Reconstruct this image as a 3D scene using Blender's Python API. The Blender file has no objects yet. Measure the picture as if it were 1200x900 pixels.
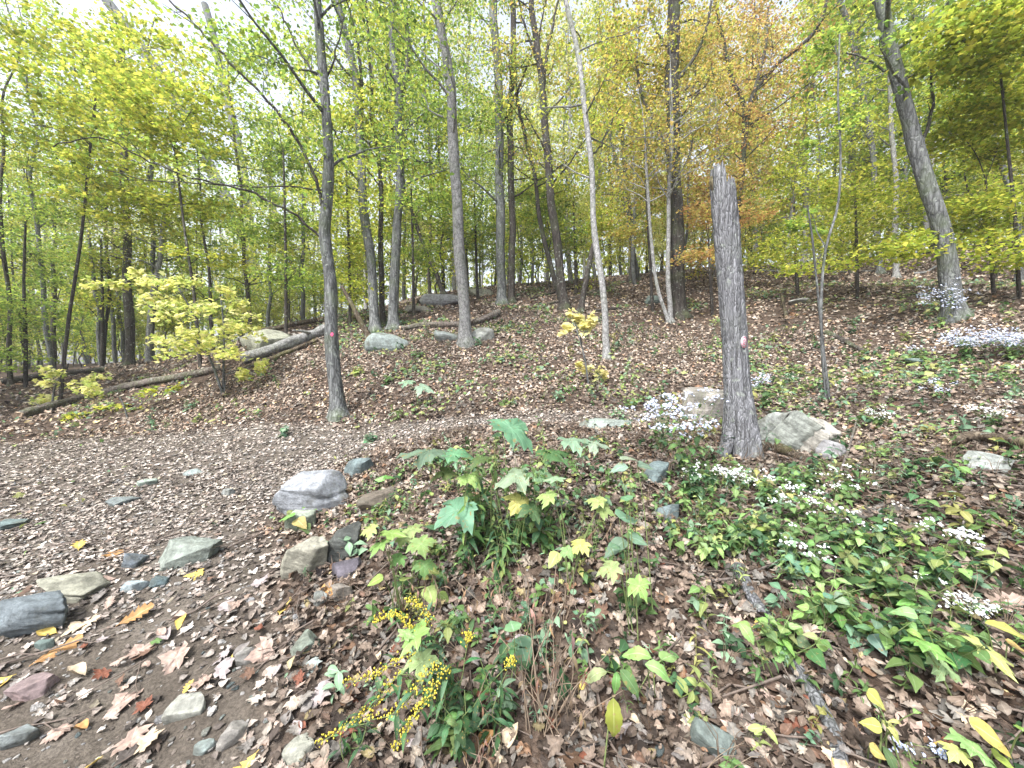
import bpy, math, random
import numpy as np
from mathutils import Matrix, Vector, Euler, Quaternion

# ------------------------------------------------------------------ camera, world, sun, exposure
S = bpy.context.scene
COL = S.collection
FPX = 450.0                      # focal length in pixels of the 1200 px wide photograph
PITCH = math.radians(3.0)
CAMZ = 1.5
cd = bpy.data.cameras.new('camera')
cam = bpy.data.objects.new('camera', cd); COL.objects.link(cam)
cd.sensor_width = 36.0; cd.lens = 36.0 * FPX / 1200.0
cd.clip_start = 0.02; cd.clip_end = 600
cam.location = (0, 0, CAMZ); cam.rotation_euler = (math.radians(90) - PITCH, 0, 0)
S.camera = cam

SUN_EL, SUN_ROT = math.radians(55), math.radians(215)
w = bpy.data.worlds.new('World'); S.world = w; w.use_nodes = True
nt = w.node_tree; nt.nodes.clear()
sky = nt.nodes.new('ShaderNodeTexSky'); sky.sky_type = 'NISHITA'; sky.sun_disc = False
sky.sun_elevation = SUN_EL; sky.sun_rotation = SUN_ROT
sky.air_density = 1.0; sky.dust_density = 4.0; sky.ozone_density = 1.0
hsv = nt.nodes.new('ShaderNodeHueSaturation'); hsv.inputs['Saturation'].default_value = 0.42
bg = nt.nodes.new('ShaderNodeBackground'); bg.inputs['Strength'].default_value = 0.115
wo = nt.nodes.new('ShaderNodeOutputWorld')
nt.links.new(sky.outputs[0], hsv.inputs['Color']); nt.links.new(hsv.outputs[0], bg.inputs[0]); nt.links.new(bg.outputs[0], wo.inputs[0])

sl = bpy.data.lights.new('sun', 'SUN'); sl.energy = 1.5; sl.angle = math.radians(10); sl.color = (1.0, 0.975, 0.94)
so = bpy.data.objects.new('sun', sl); COL.objects.link(so)
# sky rotation is measured from +Y, clockwise seen from above
sdir = Vector((math.sin(SUN_ROT) * math.cos(SUN_EL), math.cos(SUN_ROT) * math.cos(SUN_EL), math.sin(SUN_EL)))
so.rotation_euler = sdir.to_track_quat('Z', 'Y').to_euler(); so.location = (0, -5, 30)

S.view_settings.view_transform = 'Standard'; S.view_settings.look = 'None'
S.view_settings.exposure = 2.1; S.view_settings.gamma = 1.0
S.render.engine = 'CYCLES'
cy = S.cycles
cy.max_bounces = 6; cy.diffuse_bounces = 3; cy.glossy_bounces = 2; cy.transmission_bounces = 4; cy.transparent_max_bounces = 4
try:
    cy.use_denoising = True; cy.denoiser = 'OPENIMAGEDENOISE'
except Exception: pass

R = random.Random(7)
NR = np.random.default_rng(11)
PI = math.pi

# ------------------------------------------------------------------ noise and terrain
def _hash(xi, yi, seed):
    h = (xi * 374761393 + yi * 668265263 + seed * 2246822519) & 0xffffffff
    h = ((h ^ (h >> 13)) * 1274126177) & 0xffffffff
    return ((h ^ (h >> 16)) & 0xffffff) / float(0xffffff)
def vn(x, y, seed=0):
    x = np.asarray(x, float); y = np.asarray(y, float)
    xi = np.floor(x).astype(np.int64); yi = np.floor(y).astype(np.int64)
    fx = x - xi; fy = y - yi; fx = fx * fx * (3 - 2 * fx); fy = fy * fy * (3 - 2 * fy)
    a = _hash(xi, yi, seed); b = _hash(xi + 1, yi, seed); c = _hash(xi, yi + 1, seed); d = _hash(xi + 1, yi + 1, seed)
    return (a + (b - a) * fx + (c - a) * fy + (a - b - c + d) * fx * fy) * 2 - 1
def fbm(x, y, seed=0, o=3):
    s = 0; a = 1; t = 0
    for k in range(o):
        s = s + a * vn(x * 2 ** k, y * 2 ** k, seed + k * 17); t += a; a *= .5
    return s / t

CP, SP = math.cos(PITCH), math.sin(PITCH)
def P(px, py, d):
    """point seen at photograph pixel px,py at distance d along the view axis"""
    u = (px - 600) / FPX; v = (450 - py) / FPX
    return np.array([u * d, d * (CP + v * SP), CAMZ + d * (-SP + v * CP)])

ctrl = [(0,900,1.62),(200,900,1.58),(400,900,1.52),(600,900,1.45),(800,900,1.40),(1000,900,1.36),(1200,900,1.32),
 (0,750,2.35),(300,750,2.2),(450,750,2.1),(600,750,1.97),(900,750,1.82),(1200,750,1.75),
 (0,650,3.35),(250,650,3.2),(350,650,3.0),(450,650,2.75),(600,650,2.5),(850,650,2.4),(1200,650,2.15),
 (0,580,4.75),(370,580,4.2),(600,580,3.15),(850,580,3.3),(1200,580,2.85),
 (0,530,6.8),(400,530,5.6),(600,530,4.3),(868,530,4.4),(1200,530,3.5),
 (0,497,9.5),(200,490,9.2),(400,487,7.2),(600,495,5.7),(780,490,5.6),(1000,480,5.6),(1200,480,4.6),
 (0,466,12),(150,455,13),(400,440,9),(600,440,8),(850,440,8.2),(1000,430,8),(1200,420,6.5),
 (300,392,11.5),(150,430,16),(0,440,20),(545,403,10),(710,420,9),(850,400,10.5),(1120,370,8.2),
 (440,388,12),(470,380,12.5),(590,358,15),(660,362,14),(795,370,13.5),(700,330,20),(600,336,19),(500,348,17),
 (400,372,16),(950,325,16),(1100,322,14),(1200,330,12)]
cpts = [P(*c) for c in ctrl]
cpts += [np.array(q, float) for q in [(-40,30,1.3),(-40,60,1.5),(-20,45,3.4),(0,60,8.2),(0,40,7.4),(30,40,10),(60,40,12),(40,10,9),
 (20,5,5.4),(28,0,5.6),(-30,5,-.9),(-40,-10,-1.6),(0,-12,-1.1),(0,-3,-.3),(8,-4,1.2),(30,-15,3.5),(-10,-5,-.6),(60,60,13),(-60,60,1.5),
 (-12,30,3.8),(0,28,6.6),(12,26,7.8),(-60,0,-1.5),(60,-30,6)]]
cpts = np.array(cpts)
def _tk(r2): return 0.5 * r2 * np.log(r2 + 1e-9)
_n = len(cpts)
_D = ((cpts[:, None, :2] - cpts[None, :, :2]) ** 2).sum(-1)
_A = np.zeros((_n + 3, _n + 3)); _A[:_n, :_n] = _tk(_D) + np.eye(_n) * 0.6
_A[:_n, _n] = 1; _A[:_n, _n + 1:] = cpts[:, :2]; _A[_n:, :_n] = _A[:_n, _n:].T
_W = np.linalg.solve(_A, np.concatenate([cpts[:, 2], [0, 0, 0]]))
def Hn(x, y):
    x = np.asarray(x, float); y = np.asarray(y, float); sh = x.shape
    x = x.ravel(); y = y.ravel()
    r = np.hypot(x, y) + 1e-9; k = np.minimum(1, 62 / r); xx = x * k; yy = y * k
    z = _W[_n] + _W[_n + 1] * xx + _W[_n + 2] * yy
    for i in range(_n):
        z = z + _W[i] * _tk((xx - cpts[i, 0]) ** 2 + (yy - cpts[i, 1]) ** 2)
    z = z + .10 * fbm(x * .35, y * .35, 3) + .035 * fbm(x * 1.7, y * 1.7, 5) + .012 * fbm(x * 6, y * 6, 9)
    return z.reshape(sh)
def H(x, y): return float(Hn(np.array([x]), np.array([y]))[0])
def hit(px, py, dmax=60.0):
    """where the view ray through a pixel meets the ground"""
    d = np.geomspace(.8, dmax, 260); q = np.array([P(px, py, t) for t in d])
    g = q[:, 2] - Hn(q[:, 0], q[:, 1]); k = np.argmax(g < 0)
    if g[k] >= 0: k = len(d) - 1
    if k > 0:
        t = g[k - 1] / (g[k - 1] - g[k] + 1e-12); t = min(max(t, 0), 1); dd = d[k - 1] + t * (d[k] - d[k - 1])
    else: dd = d[0]
    p = P(px, py, dd); p[2] = H(p[0], p[1]); return p, dd
def G(px, py): return hit(px, py)[0]

# path area (trodden soil), as a polygon on the ground
path_px = [(-250,905),(0,985),(250,985),(330,900),(318,800),(318,720),(325,660),(322,610),(345,570),(400,545),(440,525),(520,505),(640,496),(780,497),
           (775,484),(640,483),(520,492),(430,500),(360,497),(250,503),(120,512),(0,522),(-150,530),(-500,560)]
path_xy = np.array([G(*q)[:2] if q[1] < 960 else P(q[0], q[1], 1.4)[:2] for q in path_px])
def path_sd(x, y):
    """signed distance to the path polygon, positive inside"""
    x = np.asarray(x, float); y = np.asarray(y, float)
    best = np.full(x.shape, 1e9); ins = np.zeros(x.shape, bool)
    n = len(path_xy)
    for i in range(n):
        ax, ay = path_xy[i]; bx, by = path_xy[(i + 1) % n]
        dx, dy = bx - ax, by - ay; L = dx * dx + dy * dy + 1e-12
        t = np.clip(((x - ax) * dx + (y - ay) * dy) / L, 0, 1)
        best = np.minimum(best, np.hypot(x - ax - t * dx, y - ay - t * dy))
        c = ((ay > y) != (by > y)) & (x < (bx - ax) * (y - ay) / (by - ay + 1e-12) + ax)
        ins ^= c
    return np.where(ins, best, -best)
def path_mask(x, y):
    s = path_sd(x, y) + .18 * fbm(np.asarray(x) * 2.1, np.asarray(y) * 2.1, 21)
    return np.clip(s / .35 + .5, 0, 1)

# ------------------------------------------------------------------ geometry collector
class Geo:
    def __init__(s): s.V = []; s.T = []; s.Q = []; s.C = []; s.n = 0; s.mt = []; s.mq = []; s.A = []
    def add(s, V, F, col=(1, 1, 1), mat=0, a=None):
        V = np.asarray(V, float); F = np.asarray(F, np.int64)
        s.V.append(V)
        c = np.asarray(col, float)
        if c.ndim == 1: c = np.broadcast_to(c, (len(V), 3))
        s.C.append(c)
        s.A.append(np.zeros(len(V)) if a is None else np.asarray(a, float))
        if F.shape[1] == 3: s.T.append(F + s.n); s.mt.append(np.full(len(F), mat))
        else: s.Q.append(F + s.n); s.mq.append(np.full(len(F), mat))
        s.n += len(V)
    def mesh(s, name, mats, origin=(0, 0, 0), smooth=True):
        V = np.concatenate(s.V) - np.asarray(origin, float); C = np.concatenate(s.C); A = np.concatenate(s.A)
        T = np.concatenate(s.T) if s.T else np.zeros((0, 3), int); Q = np.concatenate(s.Q) if s.Q else np.zeros((0, 4), int)
        me = bpy.data.meshes.new(name)
        me.vertices.add(len(V)); me.vertices.foreach_set('co', V.astype(np.float32).ravel())
        li = np.concatenate([T.ravel(), Q.ravel()]).astype(np.int32)
        me.loops.add(len(li)); me.loops.foreach_set('vertex_index', li)
        npoly = len(T) + len(Q)
        tot = np.concatenate([np.full(len(T), 3), np.full(len(Q), 4)]).astype(np.int32)
        st = np.concatenate([[0], np.cumsum(tot)[:-1]]).astype(np.int32) if npoly else np.zeros(0, np.int32)
        me.polygons.add(npoly); me.polygons.foreach_set('loop_start', st)
        mi = np.concatenate((s.mt or []) + (s.mq or [])).astype(np.int32) if npoly else np.zeros(0, np.int32)
        me.polygons.foreach_set('material_index', mi)
        me.polygons.foreach_set('use_smooth', np.full(npoly, bool(smooth)))
        at = me.attributes.new('tint', 'FLOAT_COLOR', 'POINT')
        at.data.foreach_set('color', np.concatenate([C, np.ones((len(C), 1))], 1).astype(np.float32).ravel())
        at = me.attributes.new('vein', 'FLOAT', 'POINT'); at.data.foreach_set('value', A.astype(np.float32))
        for m in (mats if isinstance(mats, (list, tuple)) else [mats]): me.materials.append(m)
        me.update(calc_edges=True); me.validate()
        return me

def obj(name, me, parent=None, loc=(0, 0, 0), color=None, kind=None, label=None):
    o = bpy.data.objects.new(name, me); COL.objects.link(o)
    if parent is not None: o.parent = parent
    o.location = loc
    if color is not None: o.color = (*color, 1)
    if kind: o['kind'] = kind
    if label: o['label'] = label
    return o
def tag(o, label, cat, group=None):
    o['label'] = label; o['category'] = cat
    if group: o['group'] = group
    return o
def thing(name, label, cat, loc, group=None):
    o = bpy.data.objects.new(name, None); COL.objects.link(o); o.location = tuple(loc); o.empty_display_size = .1
    return tag(o, label, cat, group)

def spline(pts, n):
    pts = np.asarray(pts, float)
    if len(pts) == 2: return pts[0] + (pts[1] - pts[0]) * np.linspace(0, 1, n)[:, None]
    p = np.concatenate([[2 * pts[0] - pts[1]], pts, [2 * pts[-1] - pts[-2]]])
    seg = np.linalg.norm(np.diff(pts, axis=0), axis=1); cum = np.concatenate([[0], np.cumsum(seg)])
    out = []
    for s in np.linspace(0, cum[-1], n):
        i = min(int(np.searchsorted(cum, s, 'right')) - 1, len(seg) - 1); t = (s - cum[i]) / (seg[i] + 1e-9)
        a, b, c, d = p[i], p[i + 1], p[i + 2], p[i + 3]
        out.append(.5 * ((2 * b) + (-a + c) * t + (2 * a - 5 * b + 4 * c - d) * t * t + (-a + 3 * b - 3 * c + d) * t ** 3))
    return np.array(out)

def tube(g, pts, rad, sides=6, col=(1, 1, 1), mat=0, rough=0.0, rseed=0, rfreq=3.0, cap=True, lump=None):
    pts = np.asarray(pts, float); n = len(pts)
    rad = np.broadcast_to(np.asarray(rad, float), (n,))
    t = np.gradient(pts, axis=0); t /= np.linalg.norm(t, axis=1)[:, None] + 1e-12
    m = t.mean(0); ref = np.eye(3)[np.argmin(np.abs(m))]
    sd = np.cross(t, ref); sd /= np.linalg.norm(sd, axis=1)[:, None] + 1e-12
    up = np.cross(sd, t)
    a = np.arange(sides) * 2 * PI / sides
    rr = np.repeat(rad[:, None], sides, 1)
    if rough:
        L = np.concatenate([[0], np.cumsum(np.linalg.norm(np.diff(pts, axis=0), axis=1))])
        rr = rr * (1 + rough * vn(np.cos(a)[None, :] * 1.3 + np.sin(a)[None, :] * 2.1 + rseed * 7.7 + 0 * L[:, None], L[:, None] * rfreq + 0 * a[None, :], rseed))
    if lump is not None: rr = rr * lump(a[None, :], np.linspace(0, 1, n)[:, None])
    V = pts[:, None, :] + rr[..., None] * (np.cos(a)[None, :, None] * sd[:, None, :] + np.sin(a)[None, :, None] * up[:, None, :])
    V = V.reshape(-1, 3)
    i = np.arange(n - 1)[:, None] * sides; j = np.arange(sides)[None, :]; j2 = (j + 1) % sides
    F = np.stack([i + j, i + j2, i + sides + j2, i + sides + j], -1).reshape(-1, 4)
    g.add(V, F, col, mat)
    if cap:
        for e, q in ((0, pts[0]), (n - 1, pts[-1])):
            ring = V[e * sides:(e + 1) * sides]
            f = [[k, (k + 1) % sides, sides] for k in range(sides)]
            if e == 0: f = [x[::-1] for x in f]
            g.add(np.concatenate([ring, [q]]), f, col if np.asarray(col).ndim == 1 else np.asarray(col)[0], mat)

# ------------------------------------------------------------------ materials
def mat(name):
    m = bpy.data.materials.new(name); m.use_nodes = True; n = m.node_tree; n.nodes.clear()
    out = n.nodes.new('ShaderNodeOutputMaterial'); return m, n, out
def nd(n, t, **k):
    x = n.nodes.new(t)
    for a, b in k.items():
        if a.startswith('in_'): x.inputs[a[3:]].default_value = b
        else: setattr(x, a, b)
    return x
def mixc(n, mode='MIX'): 
    x = n.nodes.new('ShaderNodeMix'); x.data_type = 'RGBA'; x.blend_type = mode; return x
def ramp(n, stops):
    x = n.nodes.new('ShaderNodeValToRGB'); e = x.color_ramp.elements
    e[0].position = stops[0][0]; e[0].color = (*stops[0][1], 1); e[1].position = stops[1][0]; e[1].color = (*stops[1][1], 1)
    for p, c in stops[2:]:
        k = e.new(p); k.color = (*c, 1)
    return x

def leaf_material(name, source, transl=.35, rough=.55, veins=True, blotch=.25, spec=.25):
    m, n, out = mat(name); L = n.links.new
    if source == 'object':
        src = nd(n, 'ShaderNodeObjectInfo').outputs['Color']
    else:
        a = nd(n, 'ShaderNodeAttribute', attribute_name='tint')
        a.attribute_type = 'INSTANCER' if source == 'instancer' else 'GEOMETRY'; src = a.outputs['Color']
    tc = nd(n, 'ShaderNodeTexCoord'); no = nd(n, 'ShaderNodeTexNoise', in_Scale=3.0 if veins else 6.0, in_Detail=4.0)
    L(tc.outputs['Object'], no.inputs['Vector'])
    r = ramp(n, [(.3, (1 - blotch,) * 3), (.7, (1 + blotch * .6,) * 3)]); L(no.outputs['Fac'], r.inputs[0])
    mx = mixc(n, 'MULTIPLY'); mx.inputs[0].default_value = 1; L(src, mx.inputs[6]); L(r.outputs[0], mx.inputs[7]); c = mx.outputs[2]
    bump = None
    if source == 'object' and transl > .2:
        sp_ = nd(n, 'ShaderNodeTexNoise', in_Scale=7.0, in_Detail=3.0, in_Roughness=.7); oi = nd(n, 'ShaderNodeObjectInfo'); av = nd(n, 'ShaderNodeVectorMath'); av.operation = 'MULTIPLY_ADD'; av.inputs[1].default_value = (13, 7, 5)
        L(oi.outputs['Random'], av.inputs[0]); L(tc.outputs['Object'], av.inputs[2]); L(av.outputs[0], sp_.inputs['Vector'])
        sr_ = ramp(n, [(.60, (0, 0, 0)), (.66, (.85,) * 3)]); L(sp_.outputs['Fac'], sr_.inputs[0]); ms_ = mixc(n); L(sr_.outputs[0], ms_.inputs[0]); L(c, ms_.inputs[6]); ms_.inputs[7].default_value = (.24, .18, .07, 1); c = ms_.outputs[2]
    if veins:
        v = nd(n, 'ShaderNodeAttribute', attribute_name='vein')
        vr = ramp(n, [(.90, (0, 0, 0)), (.99, (.8, .8, .8))]); L(v.outputs['Fac'], vr.inputs[0])
        hs = nd(n, 'ShaderNodeHueSaturation'); hs.inputs['Saturation'].default_value = .75; hs.inputs['Value'].default_value = 1.5
        L(c, hs.inputs['Color']); m2 = mixc(n); L(vr.outputs[0], m2.inputs[0]); L(c, m2.inputs[6]); L(hs.outputs[0], m2.inputs[7]); c = m2.outputs[2]
        bump = nd(n, 'ShaderNodeBump', in_Strength=.35, in_Distance=.004); L(no.outputs['Fac'], bump.inputs['Height'])
    b = nd(n, 'ShaderNodeBsdfPrincipled', in_Roughness=rough); b.inputs['Specular IOR Level'].default_value = spec
    L(c, b.inputs['Base Color'])
    if bump: L(bump.outputs[0], b.inputs['Normal'])
    if transl > 0:
        t = nd(n, 'ShaderNodeBsdfTranslucent'); L(c, t.inputs[0]); ms = nd(n, 'ShaderNodeMixShader'); ms.inputs[0].default_value = transl
        L(b.outputs[0], ms.inputs[1]); L(t.outputs[0], ms.inputs[2]); L(ms.outputs[0], out.inputs[0])
    else: L(b.outputs[0], out.inputs[0])
    return m
M_CROWN = leaf_material('tree_leaves', 'geometry', .6, .6, False, .15)
M_PLANT = leaf_material('plant_leaf', 'object', .35, .5, True, .25)
M_HERB = leaf_material('herb_leaf', 'geometry', .35, .55, False, .2)
M_LITTER = leaf_material('litter_leaf', 'instancer', .08, .75, True, .45, .2)
M_FALLEN = leaf_material('fallen_leaf', 'object', .08, .7, True, .5, .25)
M_COVER = leaf_material('cover_leaf', 'instancer', .35, .55, True, .25)

def bark_material(name, cols, scale=8, stretch=.16, bump=.6, moss=.25, mosscol=(.10, .14, .05), ring=False):
    m, n, out = mat(name); L = n.links.new
    tc = nd(n, 'ShaderNodeTexCoord'); mp = nd(n, 'ShaderNodeMapping'); mp.inputs['Scale'].default_value = (1, 1, stretch); L(tc.outputs['Object'], mp.inputs[0])
    no = nd(n, 'ShaderNodeTexNoise', in_Scale=scale * 2.2, in_Detail=6.0, in_Roughness=.65); L(mp.outputs[0], no.inputs['Vector'])
    vo = nd(n, 'ShaderNodeTexVoronoi', in_Scale=scale * 2.5); vo.feature = 'DISTANCE_TO_EDGE'
    nn = nd(n, 'ShaderNodeTexNoise', in_Scale=3.0, in_Detail=3.0); L(tc.outputs['Object'], nn.inputs['Vector'])
    ad = nd(n, 'ShaderNodeVectorMath'); ad.operation = 'MULTIPLY_ADD'; ad.inputs[1].default_value = (.15,) * 3
    L(nn.outputs['Color'], ad.inputs[0]); L(mp.outputs[0], ad.inputs[2]); L(ad.outputs[0], vo.inputs['Vector'])
    r = ramp(n, [(.32, cols[0]), (.52, cols[1]), (.72, cols[2])]); L(no.outputs['Fac'], r.inputs[0])
    cr = ramp(n, [(0.0, (.35,) * 3), (.12, (1, 1, 1))]); L(vo.outputs['Distance'], cr.inputs[0])
    mx = mixc(n, 'MULTIPLY'); mx.inputs[0].default_value = .8; L(r.outputs[0], mx.inputs[6]); L(cr.outputs[0], mx.inputs[7])
    big = nd(n, 'ShaderNodeTexNoise', in_Scale=1.6, in_Detail=5.0); L(tc.outputs['Object'], big.inputs['Vector'])
    br = ramp(n, [(.50, (0, 0, 0)), (.68, (moss,) * 3)]); L(big.outputs['Fac'], br.inputs[0])
    m2 = mixc(n); L(br.outputs[0], m2.inputs[0]); L(mx.outputs[2], m2.inputs[6]); m2.inputs[7].default_value = (*mosscol, 1)
    li = nd(n, 'ShaderNodeTexNoise', in_Scale=14.0, in_Detail=5.0); L(tc.outputs['Object'], li.inputs['Vector'])
    lr = ramp(n, [(.60, (0, 0, 0)), (.68, (.55,) * 3)]); L(li.outputs['Fac'], lr.inputs[0])
    m3 = mixc(n); L(lr.outputs[0], m3.inputs[0]); L(m2.outputs[2], m3.inputs[6]); m3.inputs[7].default_value = (.28, .31, .28, 1)
    oi = nd(n, 'ShaderNodeObjectInfo'); rr = ramp(n, [(0, (.75,) * 3), (1, (1.25,) * 3)]); L(oi.outputs['Random'], rr.inputs[0])
    m4 = mixc(n, 'MULTIPLY'); m4.inputs[0].default_value = 1; L(m3.outputs[2], m4.inputs[6]); L(rr.outputs[0], m4.inputs[7])
    b = nd(n, 'ShaderNodeBsdfPrincipled', in_Roughness=.85); b.inputs['Specular IOR Level'].default_value = .2
    L(m4.outputs[2], b.inputs['Base Color'])
    sub = nd(n, 'ShaderNodeMath'); sub.operation = 'MULTIPLY_ADD'; sub.inputs[1].default_value = .6
    vm = nd(n, 'ShaderNodeMath'); vm.operation = 'MINIMUM'; vm.inputs[1].default_value = .25; L(vo.outputs['Distance'], vm.inputs[0])
    L(no.outputs['Fac'], sub.inputs[0]); L(vm.outputs[0], sub.inputs[2])
    bp = nd(n, 'ShaderNodeBump', in_Strength=bump, in_Distance=.03); L(sub.outputs[0], bp.inputs['Height']); L(bp.outputs[0], b.inputs['Normal'])
    L(b.outputs[0], out.inputs[0]); return m
M_BARK = bark_material('grey_bark', [(.05, .052, .052), (.13, .136, .138), (.24, .25, .255)], 7, .2, .8, .4)
M_BARKD = bark_material('dark_bark', [(.022, .019, .017), (.055, .048, .043), (.11, .098, .088)], 8, .15, .9, .35)
M_BARKP = bark_material('pale_bark', [(.13, .13, .125), (.25, .25, .25), (.38, .38, .385)], 6, .6, .4, .25)
M_SNAG = bark_material('snag_bark', [(.06, .06, .062), (.19, .195, .21), (.34, .345, .375)], 16, .045, 1.0, .12)
M_ROT = bark_material('rotten_wood', [(.03, .022, .016), (.09, .07, .05), (.2, .17, .13)], 9, .15, 1.0, .6, (.12, .13, .04))
M_LOG = bark_material('log_bark', [(.05, .04, .035), (.13, .11, .098), (.27, .24, .22)], 7, .5, .8, .3)
def plain(name, c, rough=.7, var=.3, scale=20):
    m, n, out = mat(name); L = n.links.new
    tc = nd(n, 'ShaderNodeTexCoord'); no = nd(n, 'ShaderNodeTexNoise', in_Scale=scale, in_Detail=4.0); L(tc.outputs['Object'], no.inputs['Vector'])
    r = ramp(n, [(.3, tuple(x * (1 - var) for x in c)), (.7, tuple(min(1, x * (1 + var)) for x in c))]); L(no.outputs['Fac'], r.inputs[0])
    b = nd(n, 'ShaderNodeBsdfPrincipled', in_Roughness=rough); L(r.outputs[0], b.inputs['Base Color']); L(b.outputs[0], out.inputs[0]); return m
M_STEM = plain('green_stem', (.13, .17, .06)); M_DRY = plain('dry_stem', (.19, .145, .105)); M_TWIG = plain('twig', (.11, .085, .07))
M_WOODEND = plain('broken_wood', (.36, .27, .19), .8, .35, 40)
M_WHITE = plain('disc_white', (.72, .68, .72), .4, .04); M_RED = plain('disc_red', (.62, .07, .17), .4, .1); M_NAIL = plain('nail_metal', (.2, .2, .2), .4)
m, n, out = mat('flower'); a = nd(n, 'ShaderNodeAttribute', attribute_name='tint'); b = nd(n, 'ShaderNodeBsdfPrincipled', in_Roughness=.6)
t = nd(n, 'ShaderNodeBsdfTranslucent'); ms = nd(n, 'ShaderNodeMixShader'); ms.inputs[0].default_value = .25
n.links.new(a.outputs['Color'], b.inputs['Base Color']); n.links.new(a.outputs['Color'], t.inputs[0])
n.links.new(b.outputs[0], ms.inputs[1]); n.links.new(t.outputs[0], ms.inputs[2]); n.links.new(ms.outputs[0], out.inputs[0]); M_FLOWER = m

def rock_material():
    m, n, out = mat('rock'); L = n.links.new
    oi = nd(n, 'ShaderNodeObjectInfo'); tc = nd(n, 'ShaderNodeTexCoord')
    off = nd(n, 'ShaderNodeVectorMath'); off.operation = 'MULTIPLY_ADD'; off.inputs[1].default_value = (9, 7, 5)
    L(oi.outputs['Random'], off.inputs[0]); L(tc.outputs['Object'], off.inputs[2]); V = off.outputs[0]
    no = nd(n, 'ShaderNodeTexNoise', in_Scale=14.0, in_Detail=9.0, in_Roughness=.78); L(V, no.inputs['Vector'])
    r = ramp(n, [(.3, (.35,) * 3), (.52, (.95,) * 3), (.72, (1.6,) * 3)]); L(no.outputs['Fac'], r.inputs[0])
    mx = mixc(n, 'MULTIPLY'); mx.inputs[0].default_value = 1; L(oi.outputs['Color'], mx.inputs[6]); L(r.outputs[0], mx.inputs[7])
    mp = nd(n, 'ShaderNodeMapping'); mp.inputs['Scale'].default_value = (.3, .3, 3.0); mp.inputs['Rotation'].default_value = (.3, .35, 0); L(V, mp.inputs[0])
    st = nd(n, 'ShaderNodeTexNoise', in_Scale=9.0, in_Detail=4.0); L(mp.outputs[0], st.inputs['Vector'])
    sr = ramp(n, [(.40, (.45,) * 3), (.5, (1,) * 3), (.62, (1.2,) * 3)]); L(st.outputs['Fac'], sr.inputs[0])
    m2 = mixc(n, 'MULTIPLY'); m2.inputs[0].default_value = .3; L(mx.outputs[2], m2.inputs[6]); L(sr.outputs[0], m2.inputs[7])
    dn = nd(n, 'ShaderNodeTexNoise', in_Scale=3.2, in_Detail=6.0, in_Roughness=.65); L(V, dn.inputs['Vector'])
    dr = ramp(n, [(.52, (0, 0, 0)), (.66, (.75,) * 3)]); L(dn.outputs['Fac'], dr.inputs[0])
    m3 = mixc(n); L(dr.outputs[0], m3.inputs[0]); L(m2.outputs[2], m3.inputs[6]); m3.inputs[7].default_value = (.085, .085, .068, 1)
    b = nd(n, 'ShaderNodeBsdfPrincipled', in_Roughness=.8); b.inputs['Specular IOR Level'].default_value = .3; L(m3.outputs[2], b.inputs['Base Color'])
    fn = nd(n, 'ShaderNodeTexNoise', in_Scale=38.0, in_Detail=8.0, in_Roughness=.75); L(V, fn.inputs['Vector'])
    am = nd(n, 'ShaderNodeMath'); am.operation = 'MULTIPLY_ADD'; am.inputs[1].default_value = .9; L(fn.outputs['Fac'], am.inputs[0]); L(st.outputs['Fac'], am.inputs[2])
    bp = nd(n, 'ShaderNodeBump', in_Strength=1.0, in_Distance=.012); L(am.outputs[0], bp.inputs['Height']); L(bp.outputs[0], b.inputs['Normal'])
    L(b.outputs[0], out.inputs[0]); return m
M_ROCK = rock_material()
m, n, out = mat('gravel'); L = n.links.new
a = nd(n, 'ShaderNodeAttribute', attribute_name='tint'); a.attribute_type = 'INSTANCER'; tc = nd(n, 'ShaderNodeTexCoord')
no = nd(n, 'ShaderNodeTexNoise', in_Scale=4.0, in_Detail=5.0); L(tc.outputs['Object'], no.inputs['Vector'])
r = ramp(n, [(.3, (.6,) * 3), (.7, (1.3,) * 3)]); L(no.outputs['Fac'], r.inputs[0])
mx = mixc(n, 'MULTIPLY'); mx.inputs[0].default_value = 1; L(a.outputs['Color'], mx.inputs[6]); L(r.outputs[0], mx.inputs[7])
b = nd(n, 'ShaderNodeBsdfPrincipled', in_Roughness=.85); L(mx.outputs[2], b.inputs['Base Color'])
bp = nd(n, 'ShaderNodeBump', in_Strength=.6, in_Distance=.1); L(no.outputs['Fac'], bp.inputs['Height']); L(bp.outputs[0], b.inputs['Normal']); L(b.outputs[0], out.inputs[0]); M_GRAVEL = m

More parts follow.
